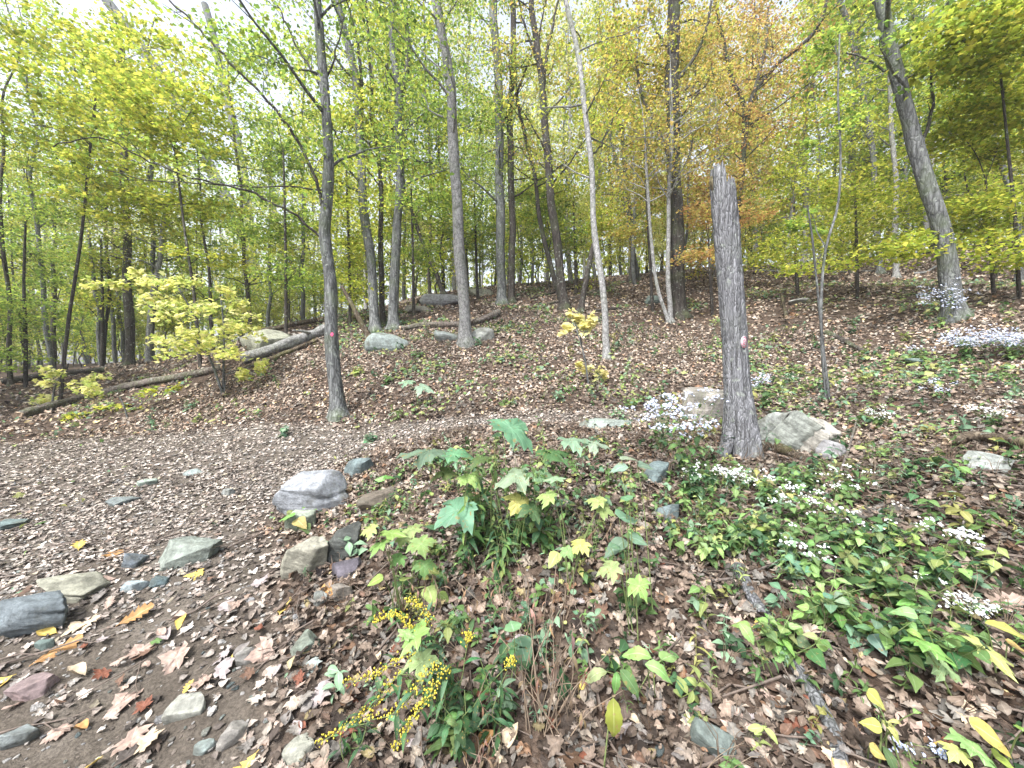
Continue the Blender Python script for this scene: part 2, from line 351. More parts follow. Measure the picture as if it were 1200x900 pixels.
# ------------------------------------------------------------------ ground
def build_ground():
    front = np.radians(np.linspace(-68, 68, 470)); back = np.radians(np.linspace(68, 292, 70))[1:-1]
    th = np.concatenate([front, back]); nth = len(th)
    rr = np.concatenate([np.geomspace(.25, 30, 250), np.geomspace(31, 260, 30)]); nr = len(rr)
    X = rr[:, None] * np.sin(th)[None, :]; Y = rr[:, None] * np.cos(th)[None, :]
    Z = Hn(X, Y) + np.where(rr < 12, .008, 0)[:, None] * fbm(X * 14, Y * 14, 31) 
    pm = path_mask(X, Y)
    V = np.stack([X, Y, Z], -1).reshape(-1, 3)
    V = np.concatenate([V, [[0, 0, H(0, 0)]]]); A = np.concatenate([pm.ravel(), [1]])
    i = np.arange(nr - 1)[:, None] * nth; j = np.arange(nth)[None, :]; j2 = (j + 1) % nth
    F = np.stack([i + j, i + nth + j, i + nth + j2, i + j2], -1).reshape(-1, 4)
    g = Geo(); g.add(V, F, (1, 1, 1), 0, A)
    c = len(V) - 1; T = np.array([[k, (k + 1) % nth, c] for k in range(nth)])
    g.T.append(T); g.mt.append(np.zeros(len(T)))
    m, n, out = mat('forest_soil'); L = n.links.new
    tc = nd(n, 'ShaderNodeTexCoord'); at = nd(n, 'ShaderNodeAttribute', attribute_name='vein')
    n1 = nd(n, 'ShaderNodeTexNoise', in_Scale=2.0, in_Detail=8.0, in_Roughness=.65); L(tc.outputs['Object'], n1.inputs['Vector'])
    n2 = nd(n, 'ShaderNodeTexNoise', in_Scale=60.0, in_Detail=5.0, in_Roughness=.7); L(tc.outputs['Object'], n2.inputs['Vector'])
    n3 = nd(n, 'ShaderNodeTexVoronoi', in_Scale=22.0); L(tc.outputs['Object'], n3.inputs['Vector'])
    wd = ramp(n, [(.35, (.014, .010, .008)), (.55, (.034, .025, .02)), (.75, (.07, .052, .04))]); L(n1.outputs['Fac'], wd.inputs[0])
    lc = ramp(n, [(.0, (.05, .033, .023)), (.35, (.10, .07, .052)), (.6, (.15, .11, .085)), (.85, (.06, .05, .045))]); L(n3.outputs['Color'], lc.inputs[0])
    mw = mixc(n); mw.inputs[0].default_value = .55; L(wd.outputs[0], mw.inputs[6]); L(lc.outputs[0], mw.inputs[7])
    pc = ramp(n, [(.3, (.058, .049, .040)), (.5, (.105, .09, .075)), (.7, (.17, .152, .132))]); L(n1.outputs['Fac'], pc.inputs[0])
    mm = mixc(n); L(at.outputs['Fac'], mm.inputs[0]); L(mw.outputs[2], mm.inputs[6]); L(pc.outputs[0], mm.inputs[7])
    gr = ramp(n, [(.35, (.55,) * 3), (.65, (1.35,) * 3)]); L(n2.outputs['Fac'], gr.inputs[0])
    mg = mixc(n, 'MULTIPLY'); mg.inputs[0].default_value = 1; L(mm.outputs[2], mg.inputs[6]); L(gr.outputs[0], mg.inputs[7])
    b = nd(n, 'ShaderNodeBsdfPrincipled', in_Roughness=.95); b.inputs['Specular IOR Level'].default_value = .15; L(mg.outputs[2], b.inputs['Base Color'])
    bp = nd(n, 'ShaderNodeBump', in_Strength=.8, in_Distance=.02); L(n2.outputs['Fac'], bp.inputs['Height']); L(bp.outputs[0], b.inputs['Normal'])
    L(b.outputs[0], out.inputs[0])
    return obj('ground', g.mesh('ground', m), kind='structure')
GROUND = build_ground()

# ------------------------------------------------------------------ leaf shapes (unit length along +Y, base at origin)
def curlz(V, cx, cy, tw=0, noise=0, seed=0):
    V = V.copy(); x, y = V[:, 0].copy(), V[:, 1].copy()
    V[:, 2] += cx * x * x + cy * (y - .4) ** 2 + tw * x * (y - .4)
    if noise: V[:, 2] += noise * vn(x * 5 + seed, y * 5, seed)
    return V
def leaf_strip(ws, cx=0, cy=0, fold=0, tw=0, noise=0, seed=0, petiole=0):
    n = len(ws); y = np.linspace(0, 1, n); V = []; A = []
    for i in range(n):
        w = ws[i] if np.isscalar(ws[i]) else ws[i][0]; sh = 0 if np.isscalar(ws[i]) else ws[i][1]
        V += [(-w, y[i] + sh, fold * w), (0, y[i], 0), (w, y[i] + sh, fold * w)]; A += [.0, 1, .0]
    F = []
    for i in range(n - 1):
        a = 3 * i; F += [(a, a + 1, a + 4, a + 3), (a + 1, a + 2, a + 5, a + 4)]
    V = curlz(np.array(V, float), cx, cy, tw, noise, seed); V[:, 2] -= V[1, 2]
    g = Geo(); g.add(V, F, (1, 1, 1), 0, A)
    if petiole:
        g.add(*_petiole(petiole))
    return g
def _petiole(l):
    w = .012; V = [(-w, 0, 0), (w, 0, 0), (w, -l, -.03), (-w, -l, -.03), (0, 0, -.02), (0, -l, -.05)]
    return np.array(V, float), np.array([(0, 1, 2, 3), (1, 4, 5, 2), (4, 0, 3, 5)]), (1, 1, 1), 0, [.9] * 6
MAPLE = [(0, 0), (.17, -.10), (.43, -.07), (.36, .10), (.55, .16), (.74, .43), (.50, .42), (.47, .58), (.24, .50), (.27, .72), (.12, .80), (0, 1.0)]
MAPLE3 = [(0, 0), (.10, -.13), (.22, -.19), (.30, -.12), (.42, -.10), (.37, .02), (.45, .08), (.58, .14), (.62, .24), (.74, .38), (.62, .42), (.55, .52), (.42, .46), (.29, .50), (.33, .60), (.27, .68), (.24, .80), (.13, .86), (.08, .95), (0, 1.06)]
OAK = None
def leaf_fan(half, cx=0, cy=0, tw=0, noise=0, seed=0, centre=.30, petiole=0, jit=.0):
    rs = random.Random(seed); R_ = [(x + rs.uniform(-jit, jit) * (x > 0), y + rs.uniform(-jit, jit)) for x, y in half]
    Lh = [(-x - rs.uniform(-jit, jit), y + rs.uniform(-jit, jit)) for x, y in half[1:-1]][::-1]
    out = R_ + Lh; n = len(out); rr = [math.hypot(x, y - centre) for x, y in out]
    tip = [rr[i] >= rr[i - 1] and rr[i] >= rr[(i + 1) % n] for i in range(n)]
    V = [(0, centre, 0)]; A = [1.0]
    for f in (.4, .75, 1.0):
        for (x, y), t in zip(out, tip):
            V.append((x * f, centre + (y - centre) * f, (-.035 if t else .03) * f)); A.append(1.0 if t else .3)
    F3 = [(0, 1 + i, 1 + (i + 1) % n) for i in range(n)]
    F4 = [(1 + k * n + i, 1 + (k + 1) * n + i, 1 + (k + 1) * n + (i + 1) % n, 1 + k * n + (i + 1) % n) for k in range(2) for i in range(n)]
    V = curlz(np.array(V, float), cx, cy, tw, noise, seed)
    V[:, 2] -= V[1, 2]
    g = Geo(); g.add(V, F3, (1, 1, 1), 0, A)
    g.Q.append(np.array(F4)); g.mq.append(np.zeros(len(F4)))
    if petiole: g.add(*_petiole(petiole))
    return g
oakw = [.02, (.07, .0), (.17, .05), (.10, -.02), (.26, .06), (.13, -.02), (.33, .07), (.16, -.02), (.27, .06), (.12, .0), (.15, .04), .02]
beech = [.01, .14, .24, .29, .28, .22, .12, .01]
ovate = [.02, (.22, -.08), (.36, -.03), .37, (.33, .02), (.29, -.01), (.24, .02), (.19, -.01), (.13, .02), .06, .005]
lance = [.01, .06, .095, .11, .10, .085, .06, .035, .005]
serr = [.02, (.14, 0), (.20, .03), (.19, -.01), (.25, .03), (.23, -.01), (.24, .03), (.19, -.01), (.17, .02), (.10, 0), (.06, .02), .005]

def template(name, g, m): return g.mesh(name, m)
def litter_templates(m, tag_):
    T = [('oak', leaf_strip(oakw, .8, .25, .10, .4, .06, 1, .12)), ('oak', leaf_strip(oakw, -.9, .5, .0, -.5, .08, 2, .1)),
         ('maple', leaf_fan(MAPLE, .35, .3, .3, .08, 3, petiole=.3, jit=.03)), ('maple', leaf_fan(MAPLE, -.4, .5, -.3, .12, 4, petiole=.2, jit=.04)),
         ('maple', leaf_fan(MAPLE, .9, .1, .5, .15, 5, jit=.05)),
         ('beech', leaf_strip(beech, 1.6, .3, .2, .3, .05, 6, .08)), ('beech', leaf_strip(beech, -1.5, -.5, .1, .8, .08, 7)),
         ('beech', leaf_strip(beech, 3.2, .6, .4, 1.0, .06, 8)), ('ovate', leaf_strip(ovate, .5, .5, .25, -.6, .07, 9)),
         ('shred', leaf_strip([.1, .2, .14, .22, .08, .12], .8, 1.1, .3, .9, .1, 10))]
    return [g.mesh('litter_' + k, m) for k, g in T]

# ------------------------------------------------------------------ geometry-node scatter (uncountable stuff only)
def scatter(name, pts, eul, scl, tint, idx, meshes, kind='stuff', label=None, parent=None, cat=None):
    coll = bpy.data.collections.new('templates_' + name)
    for k, me in enumerate(meshes):
        t = bpy.data.objects.new('%s_template_%02d' % (name, k), me); coll.objects.link(t)
    me = bpy.data.meshes.new(name); me.vertices.add(len(pts)); me.vertices.foreach_set('co', np.asarray(pts, np.float32).ravel())
    def at(nm, ty, key, v):
        a = me.attributes.new(nm, ty, 'POINT'); a.data.foreach_set(key, v)
    at('rot', 'FLOAT_VECTOR', 'vector', np.asarray(eul, np.float32).ravel())
    sc = np.asarray(scl, np.float32)
    if sc.ndim == 1: sc = np.repeat(sc[:, None], 3, 1)
    at('scl', 'FLOAT_VECTOR', 'vector', sc.ravel())
    at('tint', 'FLOAT_COLOR', 'color', np.concatenate([tint, np.ones((len(tint), 1))], 1).astype(np.float32).ravel())
    at('pick', 'INT', 'value', np.asarray(idx, np.int32))
    o = obj(name, me, parent)
    ng = bpy.data.node_groups.new(name, 'GeometryNodeTree')
    ng.interface.new_socket('Geometry', in_out='INPUT', socket_type='NodeSocketGeometry'); ng.interface.new_socket('Geometry', in_out='OUTPUT', socket_type='NodeSocketGeometry')
    gi = ng.nodes.new('NodeGroupInput'); go = ng.nodes.new('NodeGroupOutput')
    ip = ng.nodes.new('GeometryNodeInstanceOnPoints'); ci = ng.nodes.new('GeometryNodeCollectionInfo')
    ci.inputs['Collection'].default_value = coll; ci.inputs['Separate Children'].default_value = True; ci.inputs['Reset Children'].default_value = True
    def na(nm, dt):
        x = ng.nodes.new('GeometryNodeInputNamedAttribute'); x.data_type = dt; x.inputs['Name'].default_value = nm; return x.outputs['Attribute']
    ip.inputs['Pick Instance'].default_value = True
    L = ng.links.new
    L(gi.outputs[0], ip.inputs['Points']); L(ci.outputs[0], ip.inputs['Instance']); L(na('pick', 'INT'), ip.inputs['Instance Index'])
    e2r = ng.nodes.new('FunctionNodeEulerToRotation'); L(na('rot', 'FLOAT_VECTOR'), e2r.inputs[0]); L(e2r.outputs[0], ip.inputs['Rotation'])
    L(na('scl', 'FLOAT_VECTOR'), ip.inputs['Scale']); L(ip.outputs[0], go.inputs[0])
    md = o.modifiers.new('scatter', 'NODES'); md.node_group = ng
    if kind: o['kind'] = kind
    if label: tag(o, label, cat)
    return o

def normals(x, y, e=.06):
    hx = (Hn(x + e, y) - Hn(x - e, y)) / (2 * e); hy = (Hn(x, y + e) - Hn(x, y - e)) / (2 * e)
    N = np.stack([-hx, -hy, np.ones_like(hx)], -1); return N / np.linalg.norm(N, axis=1)[:, None]
def frames(N, az, tilt, tiltdir):
    """euler angles: a leaf lying on normals N, turned by az, tipped by tilt about a random axis"""
    n = len(N)
    ax = np.stack([np.cos(tiltdir), np.sin(tiltdir), np.zeros(n)], -1)
    c, s = np.cos(tilt)[:, None], np.sin(tilt)[:, None]
    Z = N * c + np.cross(ax, N) * s + ax * (ax * N).sum(1)[:, None] * (1 - c)
    Z /= np.linalg.norm(Z, axis=1)[:, None]
    Y0 = np.stack([-np.sin(az), np.cos(az), np.zeros(n)], -1)
    X = np.cross(Y0, Z); X /= np.linalg.norm(X, axis=1)[:, None]; Y = np.cross(Z, X)
    # matrix columns X,Y,Z -> XYZ euler
    sy = np.hypot(X[:, 0], X[:, 1])
    return np.stack([np.arctan2(Y[:, 2], Z[:, 2]), np.arctan2(-X[:, 2], sy), np.arctan2(X[:, 1], X[:, 0])], -1)

def polar(n, r0, r1, a0=-66, a1=66, p=1.0):
    if (a0, a1) == (-66, 66): n = int(n * 1.36); a0, a1 = -92, 88
    u = NR.random(n); r = np.sqrt(r0 * r0 + u * (r1 * r1 - r0 * r0)); a = np.radians(NR.uniform(a0, a1, n)); return r * np.sin(a), r * np.cos(a)
LIT = np.array([(.34, .245, .18), (.24, .165, .118), (.50, .41, .315), (.29, .265, .235), (.075, .052, .038), (.30, .155, .075), (.50, .39, .15), (.43, .34, .27), (.38, .27, .20), (.15, .105, .08)])
LITP = np.array([.20, .16, .10, .13, .09, .05, .02, .10, .09, .06])
def litter_tint(n, pm):
    c = LIT[NR.choice(len(LIT), n, p=LITP / LITP.sum())].copy()
    c *= NR.uniform(.36, 1.32, (n, 1)); c = c + (c.mean(1)[:, None] * np.array([1.05, 1, .93]) - c) * .28; g = c.mean(1)[:, None]
    c = c + (g * np.array([1.06, 1.0, .95]) * 1.35 - c) * (pm[:, None] * .5)
    return np.clip(c, .02, .8)

def build_litter():
    xs, ys, sc = [], [], []
    for n, r0, r1, s0, s1 in ((15000, .7, 3.0, .022, .068), (42000, 3, 6.5, .03, .07), (62000, 6.5, 13, .04, .085), (52000, 13, 27, .075, .13)):
        x, y = polar(n, r0, r1); xs.append(x); ys.append(y); sc.append(NR.uniform(s0, s1, len(x)))
    x = np.concatenate(xs); y = np.concatenate(ys); s = np.concatenate(sc)
    pm = path_mask(x, y); r = np.hypot(x, y)
    # bare trodden soil close by, thicker pale litter farther up the path
    keep_p = np.where(r < 3.2, .07 + .26 * (fbm(x * 2.2, y * 2.2, 77) > .15), np.where(r < 4.4, .42, .8))
    keep = NR.random(len(x)) < (1 - pm) * (0.86 - .34 * (fbm(x * 1.6, y * 1.6, 55) > .32)) + pm * keep_p
    x, y, s, pm = x[keep], y[keep], s[keep], pm[keep]
    n = len(x); N = normals(x, y)
    tilt = np.abs(NR.normal(0, .52, n)) * (1 - .72 * pm); s = s * (1 - .22 * pm * (np.hypot(x, y) > 3))
    z = Hn(x, y) + .006 + NR.uniform(0, .035, n) * (1 - .8 * pm)
    e = frames(N, NR.uniform(0, 2 * PI, n), tilt, NR.uniform(0, 2 * PI, n))
    tn = litter_tint(n, pm); rd = np.hypot(x, y); pxx = 600 + FPX * x / np.maximum(y, .1)
    litter_dark = np.clip(.5 + 1.5 * fbm(x * .9, y * .9, 601) + .35 * (rd < 4.5) * (pxx > 420) + .3 * (rd < 6) * (pxx > 850), 0, 1) * (rd < 9) * (1 - pm)   # darker litter patches by noise, stronger on the near right bank
    tn = tn * (1 - .42 * litter_dark)[:, None] * (1 + .15 * (rd > 7))[:, None]
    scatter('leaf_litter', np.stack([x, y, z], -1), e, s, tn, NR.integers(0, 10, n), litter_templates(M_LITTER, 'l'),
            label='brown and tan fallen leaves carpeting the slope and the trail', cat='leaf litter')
build_litter()

# ------------------------------------------------------------------ rocks
def ico(sub):
    import bmesh
    bm = bmesh.new(); bmesh.ops.create_icosphere(bm, subdivisions=sub, radius=1)
    V = np.array([v.co[:] for v in bm.verts]); F = np.array([[v.index for v in f.verts] for f in bm.faces]); bm.free(); return V, F
ICO = {k: ico(k) for k in (1, 2, 3, 4, 5)}
def n3(V, f, seed):
    return (vn(V[:, 0] * f + seed * 3.1, V[:, 1] * f, seed) + vn(V[:, 1] * f, V[:, 2] * f + seed * 1.7, seed + 5) + vn(V[:, 2] * f, V[:, 0] * f, seed + 9)) / 3
def rock_geo(size, seed, sub=4, cuts=9, layers=0, rough=.05, flat=.0):
    rs = np.random.default_rng(seed); V, F = ICO[sub]; V = V.copy()
    V = V / np.max(np.abs(V), axis=1)[:, None] ** .3            # towards a block
    for k in range(cuts):
        nrm = rs.normal(size=3); nrm[2] = nrm[2] * .6; nrm /= np.linalg.norm(nrm); d = rs.uniform(.5, .86)
        t = V @ nrm - d; V = V - np.clip(t, 0, None)[:, None] * nrm
    nrm = np.array([rs.normal() * .16, rs.normal() * .16, 1]); nrm /= np.linalg.norm(nrm); t = V @ nrm - (.55 + flat); V = V - np.clip(t, 0, None)[:, None] * nrm * .92
    if layers:
        q = V[:, 2] * layers + .5 * V[:, 0] + seed; fr = q - np.floor(q)
        V[:, :2] *= (1 - .09 * np.exp(-((fr - .5) / .10) ** 2))[:, None]
        V[:, 2] += .02 * np.sin(q * 2 * PI)
    nn = V / np.linalg.norm(V, axis=1)[:, None]
    V = V + nn * (rough * 1.6 * n3(V, 1.7, seed) + rough * .8 * n3(V, 4.5, seed + 3) + rough * .55 * n3(V, 11, seed + 8) + rough * .3 * n3(V, 25, seed + 4))[:, None]
    V = (V - (V.max(0) + V.min(0)) / 2) / ((V.max(0) - V.min(0)) / 2); g = Geo(); g.add(V * np.array(size) * .5, F); return g
BLUE = (.125, .16, .165); GREY = (.20, .225, .205); PALE = (.27, .28, .25); TAN = (.26, .24, .215); DARK = (.085, .092, .095); BROWN = (.13, .11, .093); GREENISH = (.27, .31, .295)
rocks = [
 # px, py(centre), w, h, colour, layers, yaw, tiltx, tilty, label
 (364,583,80,56,(.25,.285,.27),2,.3,.1,.0,'large layered grey boulder at the edge of the trail, biggest of the cluster'),
 (350,613,34,26,PALE,0,.8,.2,0,'small pale stone tucked under the large layered grey boulder'),
 (353,655,46,54,TAN,0,.5,.35,.25,'upright tan block of rock below the large layered boulder'),
 (404,640,52,36,DARK,0,1.2,.2,0,'dark slate-coloured rock right of the upright tan block'),
 (404,668,34,20,DARK,0,.2,0,0,'low dark stone just under the slate-coloured rock'),
 (418,550,36,22,BLUE,0,.2,.15,0,'blue-grey stone above and right of the large layered boulder'),
 (443,588,46,26,BROWN,0,.2,0,0,'dull brown rounded stone between the boulder and the big green leaves'),
 (216,648,76,34,GREY,0,.35,.1,.1,'long flat-topped grey stone lying on the trail edge'),
 (78,690,84,30,TAN,2,.2,0,.1,'flat pinkish-grey slab behind the blue-grey boulder at the left'),
 (28,724,90,58,BLUE,3,.4,.1,.12,'blue-grey layered boulder cut by the left edge of the photo'),
 (156,656,30,24,BLUE,0,.9,.2,0,'small blue-grey stone left of the long flat-topped stone'),
 (157,687,32,14,GREENISH,0,.1,0,0,'thin grey-green stone lying flat on the soil'),
 (184,682,22,15,BLUE,0,.4,0,0,'little bluish stone beside the thin grey-green stone'),
 (215,829,50,26,PALE,0,.4,0,0,'flat pale chipped stone embedded in the trail'),
 (270,861,38,30,PALE,0,.9,.2,0,'pale angular stone near the bottom edge of the trail'),
 (238,877,26,14,GREENISH,0,.2,0,0,'small greenish stone left of the pale angular stone'),
 (356,757,32,24,GREENISH,0,.1,0,0,'pale squarish stone among the leaves beside the goldenrod'),
 (350,883,36,20,PALE,0,.6,0,0,'pale stone at the bottom edge under the goldenrod'),
 (375,702,15,16,PALE,0,.6,0,0,'tiny whitish stone below the upright tan block'),
 (401,694,22,24,TAN,0,.2,.3,0,'small tan stone leaning among curled leaves under the dark rock'),
 (772,557,30,26,BLUE,0,.2,0,0,'rounded blue-grey stone half hidden under green leaves'),
 (784,601,26,18,BLUE,0,.5,0,0,'flat bluish stone lying among brown leaves mid slope'),
 (830,478,60,40,PALE,0,.1,.1,0,'pale grey rock behind the left side of the dead snag'),
 (899,500,40,66,PALE,3,-.5,.35,.45,'tall pale slanting slab right against the foot of the snag'),
 (925,508,44,58,(.22,.25,.225),3,-.4,.3,.5,'second leaning slab, just right of the tall slanting slab'),
 (953,516,42,44,PALE,3,-.3,.3,.4,'third pale slab with dark cracks in the row right of the snag'),
 (978,530,34,24,PALE,0,-.2,.1,.2,'small low slab at the right end of the row beside the snag'),
 (1166,545,62,26,GREENISH,0,0,0,0,'pale greenish rock under the dark branch at the right edge'),
 (840,868,52,34,BLUE,0,-.6,.3,.2,'blue-grey slate pointing down slope at the bottom edge'),
 (458,400,58,20,GREENISH,0,.15,.1,0,'long pale rock at the left end of the split log'),
 (522,395,28,16,PALE,0,0,0,0,'pale rounded rock left of the slim trunk by the split log'),
 (561,393,36,18,PALE,0,0,0,0,'pale rock just right of the slim trunk on the slope'),
 (518,352,50,12,PALE,0,.1,0,0,'flat whitish outcrop high on the slope left of the twin trunks'),
 (488,362,34,10,TAN,0,0,0,0,'flat tan outcrop high on the slope above the split log'),
 (565,343,28,9,PALE,0,0,0,0,'small white outcrop beside the foot of the twin trunks'),
 (938,353,28,9,PALE,0,0,0,0,'small pale rock on the slope right of the snag'),
 (765,352,20,10,GREY,0,0,0,0,'small grey rock left of the thick dark trunk'),
 (306,401,50,26,PALE,0,.1,.2,.1,'pale rock in the heap of logs by the forked tree'),
 (10,616,44,14,BLUE,0,0,0,0,'flat blue-grey stone on the trail at the left edge'),
 (170,566,26,9,GREENISH,0,0,0,0,'flat grey-green stone in the middle of the trail'),
 (140,588,38,9,BLUE,0,.1,0,0,'wide low bluish stone flush with the trail'),
 (266,577,17,11,PALE,0,0,0,0,'small pale stone on the trail left of the layered boulder'),
 (226,553,26,9,GREENISH,0,0,0,0,'small greenish stone at the far side of the trail'),
 (290,768,30,24,TAN,0,.4,0,0,'tan stone at the border of bare soil and leaves'),
 (50,757,22,14,BLUE,0,.4,0,0,'small bluish stone below the left-edge boulder'),
 (22,862,40,26,GREY,0,.4,0,0,'grey stone in the bottom left corner of the trail'),
 (32,808,50,22,TAN,0,.4,0,0,'flat tan stone on bare soil left of the pink maple leaf'),
 (705,496,60,9,PALE,0,.1,0,0,'long pale flat stone on the trail beyond the big green leaves'),
 (1075,424,20,9,BLUE,0,.1,0,0,'small bluish-white stone on the slope below the asters'),
]
for k, (px, py, wp, hp, c, lay, yaw, tx, ty, lab) in enumerate(rocks):
    base, d = hit(px, py + hp * .30); s = d / FPX
    w_, h_ = wp * s, hp * s
    hh = max(h_ * (1.15 if px > 300 else .95), .025); ww = w_ * (1.05 if px > 300 else .84); dd = ww * R.uniform(.6, .85)
    g = rock_geo((ww, dd, hh * 1.3), 100 + k, 5 if wp > 40 and d < 5 else 4 if d < 6 else 3, R.randint(12, 17), lay, .045)
    cc = tuple(min(.7, x * R.uniform(.92, 1.1)) for x in c)
    o = obj('rock', g.mesh('rock', M_ROCK), loc=(base[0], base[1] + dd * .15, base[2] + hh * .08), color=cc)
    o.rotation_euler = (tx, ty, yaw); tag(o, lab, 'rock')
# small stones of the ground: parts of the ground (countable, each its own object) + gravel as stuff
small = [g.mesh('stone', M_ROCK) for g in [rock_geo((1, .8, .55), 300 + i, 2, 6, 0, .06) for i in range(6)]]
for k in range(170):
    while True:
        if k < 120: px, py = R.uniform(0, 345), R.uniform(560, 900)
        else: px, py = R.uniform(330, 800), R.uniform(560, 900)
        p, d = hit(px, py)
        if k >= 120 or path_sd(np.array([p[0]]), np.array([p[1]]))[0] > -.1: break
    o = obj('stone', small[k % 6], GROUND, (p[0], p[1], p[2] + .003), color=R.choice([BLUE, GREY, PALE, TAN, GREENISH, BROWN]))
    s = R.choice([1, 1, 1, 1.5, 2.0]) * R.uniform(.011, .022); o.scale = (s * R.uniform(.9, 1.6), s, s * R.uniform(.5, .9)); o.rotation_euler = (R.uniform(-.2, .2), R.uniform(-.2, .2), R.uniform(0, 6.28))
n = 26000
x, y = polar(n, .8, 8.5); n = len(x); pm = path_mask(x, y); nr_ = fbm(x * 3, y * 3, 91)
keep = (NR.random(n) < np.where(pm > .4, .8, .18) * (1.0 - .35 * (nr_ > .2))); x, y = x[keep], y[keep]; n = len(x)
gs = np.exp(NR.normal(-4.75, .5, n)).clip(.003, .028)
tint = np.array([(.24, .24, .245), (.34, .33, .32), (.22, .18, .15), (.15, .125, .105), (.40, .39, .37)])[NR.integers(0, 5, n)] * NR.uniform(.7, 1.2, (n, 1))
scatter('gravel', np.stack([x, y, Hn(x, y) + gs * .1], -1), NR.uniform(0, 6, (n, 3)) * np.array([.05, .05, 1]), np.stack([gs * 1.2, gs, gs * .6], -1), tint, NR.integers(0, 4, n),
        [rock_geo((1.6, 1.35, 1.3), 400 + i, 1, 4, 0, .1).mesh('pebble', M_GRAVEL, smooth=False) for i in range(4)], label='small gravel and grit on the trodden trail', cat='gravel')

# fallen leaves one can pick out: pieces of the ground
FT = {'oak': [leaf_strip(oakw, .6, .2, .08, .3, .05, 1, .12), leaf_strip(oakw, -.7, .4, .0, -.4, .07, 2, .1)],
      'maple': [leaf_fan(MAPLE, .25, .25, .2, .07, 3, petiole=.3, jit=.03), leaf_fan(MAPLE, -.3, .35, -.2, .09, 4, petiole=.2, jit=.04)],
      'beech': [leaf_strip(beech, 1.3, .3, .2, .3, .05, 6, .08), leaf_strip(beech, -1.2, -.5, .1, .8, .08, 7), leaf_strip(beech, 3.0, .6, .4, 1.0, .06, 8)]}
FT = {k: [g.mesh('fallen_' + k, M_FALLEN) for g in v] for k, v in FT.items()}
def fallen(px, py, wpx, kind, col, az=None, tilt=None, lift=.012):
    p, d = hit(px, py); N = normals(np.array([p[0]]), np.array([p[1]]))
    az = R.uniform(0, 6.28) if az is None else az; tilt = abs(R.gauss(0, .25)) if tilt is None else tilt
    e = frames(N, np.array([az]), np.array([tilt]), np.array([R.uniform(0, 6.28)]))[0]
    o = obj('fallen_leaf', R.choice(FT[kind]), GROUND, (p[0], p[1], p[2] + lift + tilt * .02), color=col)
    o.rotation_euler = tuple(e); s = wpx * d / FPX * (.50 if kind == 'maple' else .72); o.scale = (s, s, s); return o
PK = (.33, .245, .205); CR = (.44, .36, .26); YE = (.50, .37, .10); RU = (.17, .065, .04); BRN = (.14, .085, .06); LV = (.30, .265, .265); GRY = (.18, .165, .155); ORG = (.34, .19, .075)
for q in [(165,770,46,'maple',PK),(215,775,52,'maple',PK),(140,735,44,'oak',ORG),(108,730,36,'maple',CR),(66,744,30,'beech',YE),(40,780,56,'oak',ORG),(15,795,46,'beech',YE),
          (208,742,24,'beech',YE),(237,672,34,'maple',YE),(150,828,52,'maple',PK),(172,832,30,'maple',RU),(148,870,56,'maple',PK),(165,880,50,'maple',CR),(102,858,28,'beech',ORG),
          (68,858,40,'maple',PK),(255,790,44,'maple',LV),(245,800,38,'maple',PK),(270,765,40,'maple',LV),(258,715,34,'maple',LV),(328,722,40,'oak',YE),(318,765,52,'maple',PK),
          (365,818,60,'maple',LV),(360,785,36,'maple',GREENISH),(405,820,42,'maple',RU),(300,888,44,'oak',YE),(385,775,34,'oak',PK),(395,700,40,'oak',ORG),(418,612,44,'oak',RU),
          (430,610,30,'maple',ORG),(765,660,30,'maple',RU),(770,665,26,'oak',PK),(690,865,36,'beech',CR),(905,830,34,'beech',RU),(880,815,46,'oak',PK),(870,870,60,'maple',PK),(545,845,40,'oak',RU),
          (570,870,44,'oak',BRN),(555,880,40,'beech',ORG),(650,780,34,'maple',RU),(1070,865,46,'maple',PK),(1100,800,50,'maple',BRN),(1130,700,60,'oak',BRN),(1160,720,56,'oak',PK),(950,870,40,'beech',RU),
          (300,690,36,'maple',LV),(135,650,30,'maple',ORG),(640,540,24,'maple',RU),(722,580,34,'oak',ORG),(700,700,28,'maple',ORG),(590,885,42,'beech',CR),(740,850,44,'oak',LV),(1185,640,54,'oak',PK),(95,738,38,'maple',CR),(125,790,30,'maple',RU)]:
    fallen(*q)
FCOL = [PK, CR, BRN, LV, GRY, GRY, PK, (.24, .18, .15), (.12, .08, .06), (.38, .31, .25), RU, YE, BRN, GRY]
for k in range(235):
    if k < 34: px, py = R.uniform(0, 330), R.uniform(640, 900)
    else: px, py = R.uniform(330, 1200), R.uniform(700, 900)
    fallen(px, py, R.uniform(15, 34), R.choice(['maple', 'oak', 'oak', 'beech', 'beech']), R.choice(FCOL), lift=.02, tilt=abs(R.gauss(0, .35)))

# twigs and broken sticks lying in the litter
def twig_geo(seed):
    rs = np.random.default_rng(seed); g = Geo(); p = np.cumsum(np.concatenate([[[0, 0, 0]], np.stack([rs.normal(0, .03, 5), np.full(5, .2), rs.normal(0, .015, 5)], -1)]), 0) - [0, .5, 0]
    tube(g, p, np.linspace(.016, .005, 6), 4)
    a = p[3]; tube(g, [a, a + [.12, .16, .02], a + [.16, .3, .05]], [.008, .006, .003], 4); return g
x, y = polar(4200, 1.0, 14); pm = path_mask(x, y); k = NR.random(len(x)) > pm * .75; x, y = x[k], y[k]; n = len(x)
scatter('twig_litter', np.stack([x, y, Hn(x, y) + .03], -1), frames(normals(x, y), NR.uniform(0, 6.28, n), np.abs(NR.normal(0, .15, n)), NR.uniform(0, 6.28, n)),
        NR.uniform(.12, .55, n), np.ones((n, 3)), NR.integers(0, 4, n), [twig_geo(i).mesh('twig', M_TWIG) for i in range(4)], label='thin dead twigs strewn through the leaf litter', cat='twigs')

